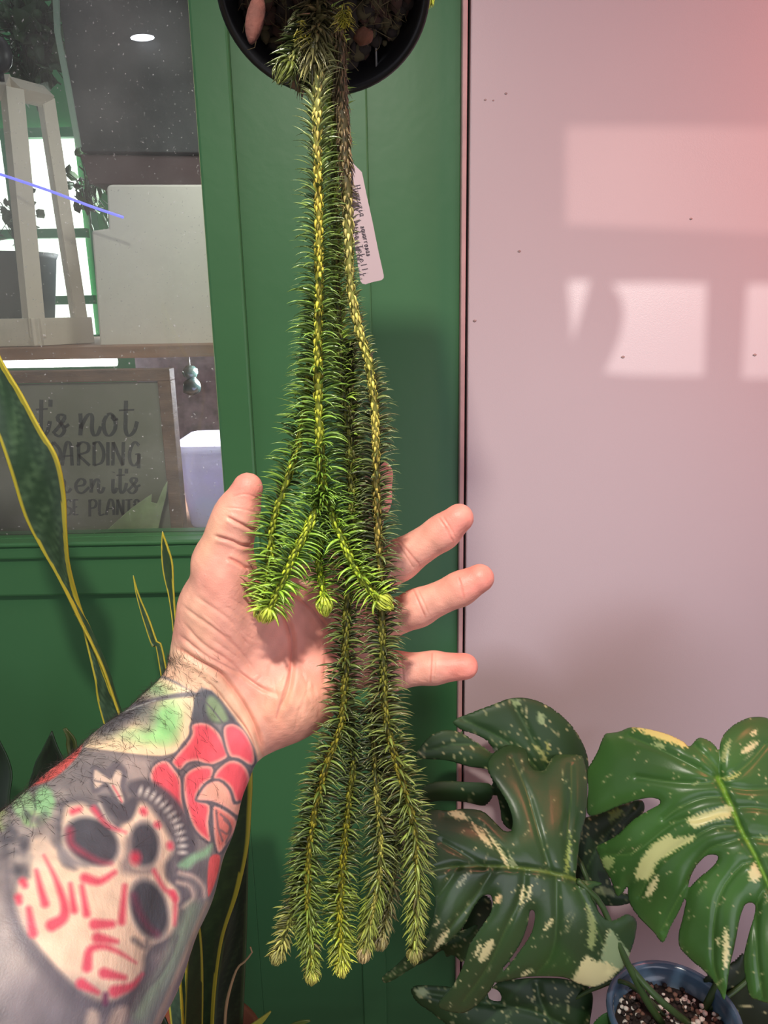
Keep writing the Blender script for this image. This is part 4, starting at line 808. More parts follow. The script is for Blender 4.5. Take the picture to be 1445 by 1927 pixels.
strand([(662, 640, .404), (660, 700, .404), (662, 800, .405), (668, 900, .406), (676, 1000, .406), (688, 1100, .405)], [(0, 4), (1, 5)], [(0, 26), (.3, 36), (1, 38)], [(0, 120, 50), (1, 120, 46)], [(0, 70, 70, 36), (1, 84, 80, 36)], [(0, 56, 68, 32), (1, 54, 64, 32)], 8, .9, tip=False)
# lower strands
strand([(652, 1350, .404), (662, 1410, .403), (664, 1450, .402), (656, 1510, .401), (648, 1590, .400), (641, 1680, .399), (640, 1750, .398), (644, 1835, .397)],
       [(0, 5), (.5, 7), (1, 7)], [(0, 34), (.8, 38), (1, 26)], [(0, 116, 50), (.7, 104, 46), (1, 50, 20)], [(0, 84, 88, 34), (.5, 130, 124, 30), (.8, 156, 152, 40), (1, 176, 180, 56)], [(0, 58, 70, 34), (.5, 72, 88, 36), (.8, 112, 132, 44), (1, 170, 182, 66)], 9, 1.05, tipc=(190, 186, 80))
strand([(700, 1330, .406), (704, 1400, .406), (707, 1470, .404), (713, 1540, .402), (716, 1620, .400), (708, 1680, .399), (694, 1740, .398), (682, 1808, .397)],
       [(0, 5), (.6, 6), (1, 5)], [(0, 34), (.7, 40), (1, 26)], [(0, 112, 50), (.5, 94, 44), (.7, 48, 24), (1, 30, 6)], [(0, 84, 80, 38), (.4, 150, 146, 66), (1, 170, 162, 80)], [(0, 58, 68, 36), (.5, 76, 88, 42), (.75, 104, 122, 46), (1, 138, 146, 70)], 10, 1.0, tipc=(180, 160, 110), dull=.05)
strand([(722, 1420, .410), (738, 1500, .410), (745, 1600, .409), (735, 1680, .408), (722, 1740, .407), (712, 1785, .406)],
       [(0, 4), (1, 5)], [(0, 30), (.7, 34), (1, 26)], [(0, 112, 50), (.5, 84, 40), (1, 30, 6)], [(0, 74, 76, 38), (1, 130, 126, 66)], [(0, 50, 60, 34), (.5, 66, 80, 42), (1, 130, 130, 76)], 11, .9, tipc=(150, 140, 90), dull=.05)
strand([(612, 1440, .408), (592, 1520, .408), (572, 1600, .407), (560, 1670, .406), (547, 1725, .405), (533, 1765, .404), (518, 1812, .403)],
       [(0, 4), (1, 5)], [(0, 30), (.7, 32), (1, 24)], [(0, 112, 50), (.8, 84, 44), (1, 50, 20)], [(0, 74, 76, 34), (1, 130, 134, 60)], [(0, 56, 66, 34), (.6, 74, 86, 40), (1, 150, 152, 74)], 12, .8, tipc=(176, 172, 96), dull=.05)
# short shoots at the pot
strand([(590, 20, .400), (574, 60, .392), (556, 95, .386), (540, 125, .382), (524, 152, .380)], [(0, 6), (1, 5)], [(0, 30), (.6, 34), (1, 20)], [(0, 50, 30), (1, 60, 30)], [(0, 70, 66, 40), (1, 120, 124, 60)], [(0, 46, 52, 28), (.6, 58, 72, 34), (1, 84, 96, 42)], 13, 1.1, tipc=(84, 92, 40))
strand([(598, 0, .402), (596, 50, .386), (590, 90, .380), (588, 118, .378)], [(0, 8), (1, 6)], [(0, 42), (1, 36)], [(0, 40, 25), (1, 35, 15)], [(0, 66, 58, 38), (1, 84, 80, 44)], [(0, 64, 60, 38), (1, 88, 90, 52)], 14, 1.2, tip=False)
strand([(572, 10, .404), (566, 70, .398), (570, 120, .396), (578, 160, .395)], [(0, 5), (1, 4)], [(0, 34), (1, 26)], [(0, 50, 35), (1, 50, 20)], [(0, 66, 58, 38), (1, 70, 72, 40)], [(0, 56, 62, 36), (1, 70, 84, 44)], 15, 1.0, tip=False)
# added unseen shoots arching over the upper rim to shade the stem tops
for k, (x_, ye, Ye) in enumerate(((515, -330, .325), (548, -300, .322), (580, -285, .32), (606, -270, .32), (632, -190, .325), (655, -150, .33), (682, -160, .335), (490, -340, .33))):
    strand([(600, -40, .42), (x_*.5+300, -220, .40), (x_, -470, .36), (x_-5, -520, .335), (x_, -440, .322), (x_, ye, Ye)], [(0, 6), (1, 6)], [(0, 30), (1, 40)], [(0, 80, 50), (1, 70, 30)], [(0, 84, 80, 40), (1, 120, 126, 50)], [(0, 66, 84, 36), (1, 90, 116, 46)], 60+k, .8)
# moss tufts
MO2 = []
for k, (x, y, Y, n_, s_, lab) in enumerate(((647, 30, .376, 90, 26, 'larger bright yellow moss tuft on the fern base beside the pot centre'), (570, 64, .380, 40, 18, 'small yellow moss tuft left of the fern stems inside the pot mouth'))):
    rg = np.random.default_rng(50+k); b = np.tile(P(x, y, Y), (n_, 1))+rg.normal(size=(n_, 3))*(.0012, .0006, .0025); D = rg.normal(size=(n_, 3)); D[:, 1] = -np.abs(D[:, 1]); D -= D[:, 2:3]*np.array((0, 0, 1.0)); D /= np.linalg.norm(D, axis=1)[:, None]
    T = np.tile((0, 0, -1.0), (n_, 1)); c = np.array((168, 160, 54))*(.7+.5*rg.random((n_, 1)))
    vv, ff, cc = make_leaves(b, D, None, s_*Y/F*rg.uniform(.5, 1, n_), np.full(n_, 4*Y/F), rg.uniform(.4, 1.6, n_), rg.uniform(.2, 1.4, n_), T, c*.8, c*1.1, rg)
    o = mobj('moss_tuft', vv, ff, M_leaf, None, True, cc); tag(o, lab, 'moss', 'moss tufts at the fern base')
# bright leaf end peeping in at the top edge
rg = np.random.default_rng(77); n_ = 40; b = np.tile(P(803, -22, .43), (n_, 1)); T = np.tile((0, 0, -1.0), (n_, 1)); a_ = rg.uniform(0, 6.28, n_); D = np.stack([np.cos(a_), np.sin(a_), 0*a_], 1)
c = np.array((196, 206, 70))*(.8+.3*rg.random((n_, 1))); vv, ff, cc = make_leaves(b, D, None, np.full(n_, 34*.43/F), np.full(n_, 7*.43/F), rg.uniform(.6, 1.3, n_), rg.uniform(-1.2, -.6, n_), T, c, c, rg)
o = mobj('fern_bud', vv, ff, M_leaf, None, True, cc); tag(o, 'bright lime bud tip just peeping in at the top edge right of the pot', 'plant')

# plant label
YT = 0.3915
TG = empty('plant_label'); tag(TG, 'white plastic plant label with handwriting hanging behind the right fern strand', 'label')
def tag_Y(x, y): return YT-0.00006*(x-690)
ol_ = [(655, 312), (658, 307), (664, 307), (681, 324), (690, 368), (700, 413), (711, 468), (722, 518), (722, 523), (718, 527), (700, 531), (688, 535), (682, 534), (678, 529), (672, 490), (660, 420), (655, 370)]
a = P([p[0] for p in ol_], [p[1] for p in ol_], YT); b = a+(0, .0006, 0); n = len(ol_)
mobj('label_card', np.vstack([a, b]), [tuple(range(n)), tuple(range(2*n-1, n-1, -1))]+[(i, i+n, (i+1) % n+n, (i+1) % n) for i in range(n)], mat('label_plastic', (158, 138, 142), .45), TG, False)
def fr_tag(x0, y0, ang):
    ca, sa = math.cos(math.radians(ang)), math.sin(math.radians(ang))
    return lambda u, w: P(x0+u*ca+w*sa*-1, y0+u*sa+w*ca, YT-.0002)
mb = MB(); fr1 = fr_tag(665, 350, 78)          # u runs down the label, text top points right
def word(mb, f, w, u, wd_, y0, y1, pen):
    for ch in w:
        if ch != ' ': letters(mb, f, [(ch, u, u+wd_*.78)], y0, y1, pen, .3)
        u += wd_
word(mb, fr1, 'H', 0, 9, 0, -13, 2.0); word(mb, fr1, 'uperzia', 10, 7.2, 0, -7, 1.8); 
word(mb, fr_tag(678, 426, 78), 'squarrosas', 0, 5.9, 0, -6.5, 1.8); word(mb, fr_tag(664, 424, 78), 'V', 0, 8, 0, -9, 1.8); word(mb, fr_tag(664, 424, 78), 'ine', 8, 6.5, 0, -6.5, 1.7)
word(mb, fr_tag(671, 462, 78), 'T', 0, 9, 0, -11, 1.9); word(mb, fr_tag(671, 462, 78), 'ekelli', 9, 8.6, 0, -6.5, 1.8)
mb.build('handwriting', mat('pencil_grey', (58, 48, 56), .7), TG, False)
MB().tube([tuple(P(x, y, YT-.001)) for x, y in ((659, 322), (661, 328), (662, 336), (661, 344), (658, 347))], .0006, 8).build('tie', M_pot, TG)
# ================================================================== THE ARM AND HAND
def surface_nets(G, org, h):
    ins = G < 0; nx, ny, nz = G.shape; nc = (nx-1, ny-1, nz-1)
    s = np.zeros(nc, np.int8)
    for i in (0, 1):
        for j in (0, 1):
            for k in (0, 1): s += ins[i:nx-1+i, j:ny-1+j, k:nz-1+k]
    act = np.argwhere((s > 0) & (s < 8)); idx = -np.ones(nc, np.int64); idx[tuple(act.T)] = np.arange(len(act))
    acc = np.zeros((len(act), 3)); cnt = np.zeros(len(act)); cs = [(i, j, k) for i in (0, 1) for j in (0, 1) for k in (0, 1)]
    val = {c: G[act[:, 0]+c[0], act[:, 1]+c[1], act[:, 2]+c[2]] for c in cs}
    for a in cs:
        for ax in range(3):
            if a[ax]: continue
            b = list(a); b[ax] = 1; b = tuple(b); va, vb = val[a], val[b]; m = (va < 0) != (vb < 0)
            t = np.where(m, va/(va-vb+1e-12*(va == vb)), 0); p = np.tile(np.array(a, float), (len(act), 1)); p[:, ax] += t; acc[m] += p[m]; cnt[m] += 1
    v = org+(act+acc/cnt[:, None])*h; faces = []
    for ax in range(3):
        o1, o2 = [q for q in range(3) if q != ax]; sl0 = [slice(1, -1)]*3; sl0[ax] = slice(0, -1); sl1 = list(sl0); sl1[ax] = slice(1, None)
        A, B = ins[tuple(sl0)], ins[tuple(sl1)]; e = np.argwhere(A != B)
        if not len(e): continue
        sgn = A[tuple(e.T)]; base = e.copy(); base[:, o1] += 1; base[:, o2] += 1
        def cell(d1, d2): q = base.copy(); q[:, o1] -= d1; q[:, o2] -= d2; return idx[tuple(q.T)]
        qd = np.stack([cell(1, 1), cell(0, 1), cell(0, 0), cell(1, 0)], 1)
        flip = sgn if ax != 1 else ~sgn; qd[~flip] = qd[~flip][:, ::-1]; faces.append(qd)
    return v, np.vstack(faces)
def S(x, y, Y, r): return (P(x, y, Y), r*Y/F)       # centre and radius given in photo pixels
caps = []
def chain(pts, k=0.006):
    q = [S(*p) for p in pts]
    for a, b in zip(q[:-1], q[1:]): caps.append((a[0], a[1], b[0], b[1], k))
# forearm (two parallel chains make the flat wrist)
chain([(372, 1298, .416, 62), (322, 1372, .400, 84), (258, 1462, .370, 122), (184, 1578, .334, 172), (104, 1700, .298, 224), (10, 1850, .260, 285), (-130, 2080, .222, 350)], .012)
chain([(436, 1370, .418, 58), (398, 1440, .400, 76), (343, 1532, .372, 108), (272, 1650, .338, 148), (184, 1790, .302, 190), (74, 1960, .262, 240), (-60, 2150, .228, 280)], .012)
# palm
chain([(372, 1298, .418, 60), (398, 1220, .424, 64), (408, 1145, .424, 66), (424, 1085, .420, 58)], .014)       # base of the thumb
chain([(424, 1085, .420, 58), (420, 1058, .419, 57), (434, 1000, .418, 43), (446, 968, .417, 41), (466, 918, .416, 30)], .006)
chain([(436, 1370, .420, 60), (500, 1320, .430, 88), (560, 1290, .434, 84), (640, 1262, .438, 52)], .016)                  # heel of the hand
chain([(410, 1210, .425, 62), (500, 1190, .438, 62), (600, 1170, .444, 56), (665, 1150, .446, 44)], .016)
chain([(420, 1290, .425, 64), (520, 1250, .440, 66), (620, 1215, .446, 52), (660, 1205, .446, 44)], .016)
chain([(440, 1150, .428, 54), (520, 1128, .440, 50), (600, 1110, .446, 46), (640, 1090, .446, 42)], .014)
# fingers
chain([(632, 1092, .445, 40), (680, 1002, .442, 35), (703, 940, .438, 32), (713, 893, .434, 28)], .005)
chain([(640, 1128, .446, 40), (752, 1054, .436, 39), (832, 1002, .430, 33), (864, 975, .428, 29)], .005)
chain([(650, 1190, .446, 38), (700, 1180, .442, 39), (786, 1144, .434, 36.5), (866, 1108, .428, 32.5), (903, 1088, .426, 29)], .005)
chain([(650, 1252, .442, 40), (740, 1262, .434, 38), (816, 1257, .430, 32), (875, 1254, .426, 27.5)], .005)
h = 0.0015
pt = np.array([c[0] for c in caps]+[c[2] for c in caps]); rd = max(max(c[1], c[3]) for c in caps)
lo = np.min([np.minimum(c[0]-c[1], c[2]-c[3]) for c in caps], 0)-.006; hi = np.max([np.maximum(c[0]+c[1], c[2]+c[3]) for c in caps], 0)+.006
dim = np.ceil((hi-lo)/h).astype(int)+1; G = np.full(dim, 0.05, np.float32)
for a, ra, b, rb, k in caps:
    m_ = max(ra, rb)+2*k; l = np.maximum(((np.minimum(a, b)-m_-lo)/h).astype(int), 0); u = np.minimum(((np.maximum(a, b)+m_-lo)/h).astype(int)+2, dim)
    X = (lo[0]+np.arange(l[0], u[0])*h)[:, None, None]; Y_ = (lo[1]+np.arange(l[1], u[1])*h)[None, :, None]; Z_ = (lo[2]+np.arange(l[2], u[2])*h)[None, None, :]
    d = b-a; L2_ = d@d; t = np.clip(((X-a[0])*d[0]+(Y_-a[1])*d[1]+(Z_-a[2])*d[2])/L2_, 0, 1)
    D = np.sqrt((X-a[0]-t*d[0])**2+(Y_-a[1]-t*d[1])**2+(Z_-a[2]-t*d[2])**2)-(ra+t*(rb-ra))
    g_ = G[l[0]:u[0], l[1]:u[1], l[2]:u[2]]; hh = np.clip(.5+.5*(g_-D)/k, 0, 1); G[l[0]:u[0], l[1]:u[1], l[2]:u[2]] = g_*(1-hh)+D*hh-k*hh*(1-hh)
v, f = surface_nets(G, lo, h); del G
me = bpy.data.meshes.new('tmp'); o = mobj('person_tmp', v, f, M_wall)
s = o.modifiers.new('sm', 'SMOOTH'); s.iterations = 6; s.factor = .5
s = o.modifiers.new('ss', 'SUBSURF'); s.levels = 2; s.render_levels = 2
dg = bpy.context.evaluated_depsgraph_get(); me = bpy.data.meshes.new_from_object(o.evaluated_get(dg)); bpy.data.objects.remove(o)
nv = len(me.vertices); co = np.empty(nv*3, np.float32); me.vertices.foreach_get('co', co); co = co.reshape(-1, 3).astype(float)
no = np.empty(nv*3, np.float32); me.vertices.foreach_get('normal', no); no = no.reshape(-1, 3).astype(float)
x, y = PROJ(co); view = CAM-co; view /= np.linalg.norm(view, axis=1)[:, None]; front = np.clip((no*view).sum(1)*3+.15, 0, 1)
disp = np.zeros(nv)
def crease(line, w, dep, bulge=.35):
    global disp
    q = [tuple(z) for z in spline(line, 24)] if len(line) > 2 else line; p = np.array(q)
    i = np.nonzero((x > p[:, 0].min()-w*5) & (x < p[:, 0].max()+w*5) & (y > p[:, 1].min()-w*5) & (y < p[:, 1].max()+w*5) & (front > 0))[0]
    d, t = seg_dist(x[i], y[i], q); fade = np.clip(np.minimum(t, 1-t)*8+.15, 0, 1)
    disp[i] += fade*front[i]*(-dep*np.exp(-(d/w)**2)+bulge*dep*np.exp(-((d-2.2*w)/(1.5*w))**2))
mm = 0.001
crease([(334, 1219), (366, 1240), (413, 1267), (437, 1296), (458, 1327), (479, 1369), (495, 1420)], 5, 1.5*mm, .7)
crease([(378, 1275), (402, 1295), (437, 1340), (468, 1382), (486, 1440)], 3, .8*mm, .5)
crease([(345, 1170), (380, 1210), (430, 1245), (480, 1290), (530, 1310)], 4, .7*mm); crease([(345, 1140), (400, 1180), (450, 1225), (480, 1268)], 4, .6*mm)
crease([(372, 1120), (430, 1165), (470, 1220)], 4, .45*mm); crease([(338, 1195), (390, 1235), (450, 1268), (500, 1300)], 3, .6*mm)
for k in range(9):
    rg = np.random.default_rng(200+k); x0 = rg.uniform(355, 440); y0 = rg.uniform(1090, 1230); L_ = rg.uniform(30, 90); a = math.radians(rg.uniform(30, 55))
    crease([(x0, y0), (x0+L_*.5*math.cos(a), y0+L_*.5*math.sin(a)+rg.normal()*4), (x0+L_*math.cos(a), y0+L_*math.sin(a))], 2.5, .16*mm)
for k in range(14):
    rg = np.random.default_rng(300+k); x0 = rg.uniform(480, 640); y0 = rg.uniform(1230, 1330); L_ = rg.uniform(20, 60); a = math.radians(rg.uniform(60, 120))
    crease([(x0, y0), (x0+L_*.5*math.cos(a)+rg.normal()*3, y0+L_*.5*math.sin(a)), (x0+L_*math.cos(a), y0+L_*math.sin(a))], 3, .2*mm)
crease([(470, 1075), (520, 1130), (550, 1200), (545, 1290), (520, 1350)], 5, 1.4*mm, .4)     # life line
crease([(480, 1085), (560, 1120), (620, 1190), (640, 1250)], 4, 1.0*mm); crease([(700, 1110), (650, 1140), (620, 1200), (610, 1290)], 4, .9*mm)
for l in ([(426, 972), (442, 981), (472, 995), (488, 1000)], [(404, 1009), (435, 1018), (453, 1026), (472, 1028)], [(428, 1050), (447, 1059), (468, 1072)]): crease(l, 3.2, 1.0*mm, .5)
for l in ([(437, 935), (462, 930), (490, 940)], [(425, 955), (455, 958), (485, 966)]): crease(l, 2, .2*mm)
for l in ([(750, 1015), (768, 1038), (790, 1064)], [(744, 1018), (760, 1042), (780, 1072)], [(826, 975), (841, 997), (853, 1020)], [(833, 972), (847, 993), (858, 1014)], [(776, 1108), (786, 1130), (800, 1162)], [(784, 1106), (794, 1128), (806, 1156)], [(862, 1086), (869, 1105), (874, 1128)],
          [(812, 1226), (811, 1250), (808, 1284)], [(818, 1226), (818, 1250), (815, 1284)], [(752, 1226), (756, 1250), (760, 1296)]): crease(l, 1.8, .3*mm, .12)
# soft pads
def pad(cx, cy, r, hgt):
    global disp
    disp += front*hgt*np.exp(-((x-cx)**2+(y-cy)**2)/r**2)
pad(410, 1140, 60, 2.5*mm); pad(560, 1330, 60, 1.5*mm); pad(560, 1215, 50, -3.0*mm); pad(500, 1240, 40, -1.5*mm); pad(850, 975, 20, .4*mm)
for k in range(7): pad(505+k*22, 1345-k*9, 9, .5*mm)
rg = np.random.default_rng(9); kk = rg.normal(size=(10, 3))*900; ph = rg.uniform(0, 6, 10); disp += .000010*np.sin(co@kk.T+ph).sum(1)
co2 = co+no*disp[:, None]
# ---- pigment
palm = Canvas(x, y, (220, 156, 138))
c = palm; SK = (228, 184, 154)
c.poly([(300, 1200), (340, 1215), (420, 1275), (470, 1345), (500, 1430), (560, 1560), (-200, 2300), (-400, 1500)], SK, 30, 1, sm=0)
for (a, b, r, o_) in ((466, 915, 42, .55), (860, 975, 42, .6), (900, 1088, 42, .65), (875, 1254, 42, .7), (718, 890, 36, .3), (500, 1330, 70, .0), (440, 1080, 60, .2), (600, 1200, 90, .25)): c.oval(a, b, r, r, 0, (226, 128, 116), 40, o_*.85)
c.oval(550, 1330, 70, 50, -20, (240, 176, 140), 50, .5); c.oval(370, 1165, 26, 60, -15, (222, 176, 146), 30, .5); c.oval(395, 1010, 16, 60, 25, (222, 176, 140), 24, .5)
for l in ([(752, 1020), (790, 1064)], [(828, 975), (853, 1020)], [(779, 1110), (800, 1160)], [(864, 1088), (873, 1125)], [(813, 1230), (810, 1282)], [(470, 1075), (550, 1200), (520, 1350)], [(431, 975), (470, 993)], [(410, 1012), (467, 1026)], [(435, 1052), (463, 1069)]): c.line(l, 1.0, (196, 104, 92), 4, .5)
c.line([(334, 1219), (366, 1240), (413, 1267), (437, 1296), (458, 1327), (479, 1369), (495, 1420)], 1.5, (206, 124, 104), 6, .6)
# tattoo patches are drawn in coordinates of enlarged views of the forearm
def A_(pts, sc_=.3322, oy=1250): return [(px_*sc_, oy+py_*sc_) for px_, py_ in pts]
def B_(pts): return A_(pts, .3322, 1550)
def C_(pts): return A_(pts, .36, 1340)
INK = (98, 92, 100); WASH = (112, 110, 116); RED = (232, 92, 104); DRP = (214, 74, 96)
edge = A_([(780, 110), (860, 62), (930, 68), (1000, 100), (1060, 140), (1110, 165), (1140, 130), (1200, 150), (1260, 210), (1330, 300), (1400, 400), (1440, 480), (1480, 620), (1500, 800), (1400, 1100), (1200, 1900), (-600, 2900), (-900, 900), (-100, 700), (200, 560), (500, 320)])
lim = np.clip(.5-sdist(x, y, edge)/5, 0, 1)
# dark side of the arm away from the viewer keeps the same ink wash
c.lim = lim*np.clip(front*2, 0.0, 1)
allv = np.arange(nv); c.blend(allv, np.ones(nv)*.85, WASH)
rg = np.random.default_rng(31)
for k in range(140): c.oval(rg.uniform(-40, 470), rg.uniform(1360, 1927), rg.uniform(10, 40), rg.uniform(6, 22), rg.uniform(0, 180), (80, 78, 86) if k % 3 else (158, 148, 146), 18, .28)
# big leaf
LF = A_([(470, 475), (520, 390), (600, 290), (700, 190), (780, 120), (850, 72), (920, 72), (1000, 105), (1110, 165), (1106, 210), (1092, 300), (1080, 395), (1035, 455), (1005, 500), (920, 525), (800, 520), (640, 500)])
c.poly(LF, (232, 204, 168), 6)
c2 = c.lim.copy(); c.lim = c.lim*np.clip(.5-sdist(x, y, LF)/5, 0, 1)
for a in ((940, 330, 80, 110, 0, (132, 196, 128), .9), (860, 410, 110, 45, 5, (140, 204, 130), .8), (880, 140, 90, 40, 25, (138, 186, 128), .8), (1000, 260, 40, 60, 0, (150, 204, 140), .5), (700, 400, 80, 30, 10, (150, 190, 140), .5), (730, 270, 160, 62, -28, (86, 84, 92), .95), (620, 350, 110, 50, -35, (90, 88, 94), .9), (830, 300, 60, 70, 0, (98, 108, 104), .6), (700, 190, 90, 30, -38, (92, 96, 98), .7)):
    c.oval(a[0]*.3322, 1250+a[1]*.3322, a[2]*.3322, a[3]*.3322, a[4], a[5], 22, a[6])
c.line(A_([(560, 335), (680, 270), (800, 225), (900, 195), (1000, 178), (1110, 166)]), 1.5, INK, 5, .9, w2=5); c.line(A_([(540, 350), (680, 280), (800, 232), (880, 205)]), 1.0, (186, 186, 176), 2.5, .7)
c.lim = c2
c.line(LF+[LF[0]], 2.2, INK, 5, .8)
c.poly(A_([(1110, 170), (1200, 150), (1290, 260), (1330, 320), (1270, 340), (1180, 330), (1090, 330), (1100, 240)]), (92, 92, 98), 5)
c.poly(A_([(1175, 190), (1215, 185), (1260, 240), (1290, 310), (1260, 330), (1200, 320), (1170, 260)]), (140, 164, 118), 8, .8); c.line(A_([(1110, 165), (1190, 240), (1260, 330)]), 1, INK, 3)
# red slivers and small leaves on the left edge
c.poly(A_([(-60, 800), (100, 690), (230, 590), (350, 510), (455, 425), (468, 450), (440, 520), (340, 620), (250, 672), (180, 692), (60, 745), (-60, 830)]), (216, 96, 92), 5)
for a, b, r1, r2, col in ((130, 790, 62, 78, (158, 196, 146)), (250, 790, 62, 95, (140, 190, 136)), (190, 880, 60, 45, (156, 200, 130)), (5, 880, 50, 60, (186, 200, 140)), (350, 740, 40, 34, (150, 140, 136))):
    c.oval(a*.3322, 1250+b*.3322, r1*.3322, r2*.3322, 0, col, 9, .9)
c.line(A_([(190, 720), (200, 820), (170, 920)]), 1.2, (80, 84, 80), 5, .7); c.line(A_([(110, 760), (150, 840), (210, 880)]), 1, (80, 84, 80), 4, .5)
# rose
ros = [([(1090,340),(1170,333),(1240,388),(1288,480),(1290,525),(1230,560),(1180,572),(1120,550),(1060,562),(1020,600),(970,560),(1010,500),(1050,455),(1085,400)], RED), ([(1268,355),(1320,335),(1380,370),(1425,440),(1445,520),(1425,575),(1350,535),(1300,520),(1270,430)], RED),
       ([(880,565),(940,545),(990,595),(1028,660),(1032,760),(1050,850),(1064,915),(1000,860),(920,760),(862,690),(848,620)], RED), ([(1050,620),(1120,578),(1200,580),(1205,640),(1150,690),(1120,760),(1190,800),(1182,900),(1195,1002),(1150,985),(1090,915),(1050,790),(1038,690)], RED),
       ([(1228,600),(1300,545),(1370,560),(1412,620),(1415,700),(1385,800),(1330,775),(1300,700),(1250,660),(1210,650)], RED), ([(1118,755),(1170,680),(1240,660),(1300,715),(1325,790),(1370,785),(1352,860),(1280,815),(1200,778),(1130,772)], (232, 172, 152)), ([(1215,800),(1330,868),(1335,930),(1290,1010),(1240,1070),(1215,1000),(1205,880)], (214, 122, 112))]
for pl, col in ros:
    pl = A_(pl); c.poly(pl, INK, 5, .95, grow=4); c.poly(pl, (236, 170, 156), 4, 1, grow=-1); c.poly(pl, col, 7, 1, grow=-5)
for l in ([(1225, 830), (1235, 920), (1260, 1000)], [(1250, 850), (1300, 900), (1290, 960), (1250, 940)], [(1270, 880), (1310, 930), (1280, 1010)]): c.line(A_(l), 1.6, INK, 4, .8)
c.poly(B_([(1190, 190), (1245, 180), (1238, 270), (1200, 380), (1178, 410), (1175, 300)]), (220, 96, 98), 4)
# light wedge shapes above the skull
c.poly(A_([(690, 530), (830, 540), (850, 600), (840, 690), (760, 690), (720, 620)]), (176, 158, 152), 16, .7)
c.poly(A_([(525, 585), (600, 600), (660, 560), (710, 610), (700, 690), (715, 770), (690, 800), (640, 730), (600, 690), (530, 720)]), INK, 6, .8, grow=3); c.poly(A_([(535, 600), (590, 630), (630, 650), (660, 600), (690, 620), (680, 690), (705, 780), (680, 785), (640, 715), (600, 670), (540, 700)]), (208, 184, 168), 5)
c.line(A_([(640, 690), (670, 740), (690, 780)]), 1.6, (206, 84, 100), 4, .8); c.line(A_([(540, 660), (600, 680), (640, 750), (680, 800)]), 1.6, INK, 4, .8)
# skull
c.sf = 1.7
SKU = C_([(340,505),(385,480),(450,485),(520,560),(600,625),(660,560),(700,490),(760,480),(830,560),(880,640),(905,720),(870,780),(862,820),(885,880),(935,950),(935,1060),(890,1160),(800,1210),(755,1270),(745,1350),(690,1440),(610,1500),(510,1512),(410,1450),(300,1345),(185,1210),(105,1110),(75,980),(95,885),(155,860),(160,700),(205,640),(300,720),(330,800),(400,820),(330,720),(325,600)])
c.poly(SKU, (90, 86, 94), 14, .85, grow=12); c.poly(SKU, (234, 202, 176), 8)
for a in ((60, 900, 60, 120, (206, 186, 176)), (40, 1180, 90, 140, (196, 178, 172)), (110, 1330, 70, 90, (204, 188, 180)), (30, 1420, 90, 90, (190, 174, 170))): c.oval(a[0]*.36, 1340+a[1]*.36, a[2]*.36, a[3]*.36, 20, a[4], 30, .5)
c.oval(330*.36, 1340+1560*.36, 80, 48, 10, (112, 106, 112), 40, .9); c.oval(160*.36, 1340+1500*.36, 50, 50, 0, (140, 130, 134), 40, .6)
for k in range(60):
    a_ = rg.uniform(0, 1); px_, py_ = rg.uniform(10, 330), rg.uniform(520, 860)
    if not inside(np.array([px_*.36]), np.array([1340+py_*.36]), SKU)[0]: c.oval(px_*.36, 1340+py_*.36, rg.uniform(5, 16), rg.uniform(4, 9), rg.uniform(0, 180), (78, 76, 84) if a_ < .6 else (176, 162, 154), 6, .6)
c.poly(C_([(340, 700), (310, 760), (350, 800), (430, 800), (460, 780), (400, 740)]), (146, 136, 138), 8, .8); c.oval(220*.36, 1340+700*.36, 20, 42, 12, (198, 176, 162), 14, .7)
c.line(C_([(30, 780), (55, 1000), (140, 1220), (290, 1400), (440, 1530), (600, 1560), (730, 1490), (820, 1350)]), 7, (104, 98, 106), 18, .9)
c.poly(C_([(520, 440), (580, 440), (640, 480), (700, 440), (720, 480), (690, 560), (640, 575), (580, 540), (545, 490)]), (84, 82, 90), 6)
c.line(C_([(520, 480), (560, 560), (610, 610)]), 2, (206, 190, 176), 4, .9)
# teeth band
ar = [(700, 395), (760, 385), (840, 430), (910, 500), (960, 580), (985, 660), (985, 740), (960, 770)]
c.line(C_(ar), 13, (90, 86, 94), 6, .95)
q = spline([(735, 410), (780, 425), (830, 460), (880, 510), (920, 570), (945, 640), (955, 700), (955, 735)], 13); dq = np.gradient(q, axis=0)
for i in range(13):
    an = math.degrees(math.atan2(dq[i][1], dq[i][0])); c.oval(q[i][0]*.36, 1340+q[i][1]*.36, 3.6, 7.6, an, (206, 196, 188), 3.5, .95)
# eye sockets
for (cx_, cy_, a, b, rot) in ((480, 676, 150, 112, 35), (755, 692, 74, 116, -4), (780, 1030, 92, 158, -16)):
    c.oval(cx_*.36, 1340+cy_*.36, a*.36+6, b*.36+6, rot, (196, 178, 166), 5, .8); c.oval(cx_*.36, 1340+cy_*.36, a*.36, b*.36, rot, (76, 76, 84), 6, 1)
c.poly(C_([(655, 660), (690, 660), (690, 790), (730, 820), (800, 810), (790, 850), (700, 850), (640, 840), (625, 790), (650, 740)]), (124, 112, 112), 10, .85)
c.line(C_([(365, 620), (375, 690), (440, 740), (520, 780), (580, 790)]), 6, (180, 66, 86), 9, .75, w2=2); c.oval(708*.36, 1340+762*.36, 10, 12, 0, (206, 64, 84), 8, .9); c.line(C_([(700, 960), (730, 1050), (780, 1130), (820, 1160)]), 5, (130, 60, 84), 9, .7)
c.line(C_([(310, 700), (350, 770), (450, 800)]), 5, (130, 124, 128), 8, .7); c.line(C_([(700, 1190), (760, 1230), (770, 1200)]), 4, (100, 94, 100), 8, .9)
c.line(C_([(885, 800), (880, 860), (930, 900), (960, 960), (940, 1100)]), 4, INK, 5, .8)
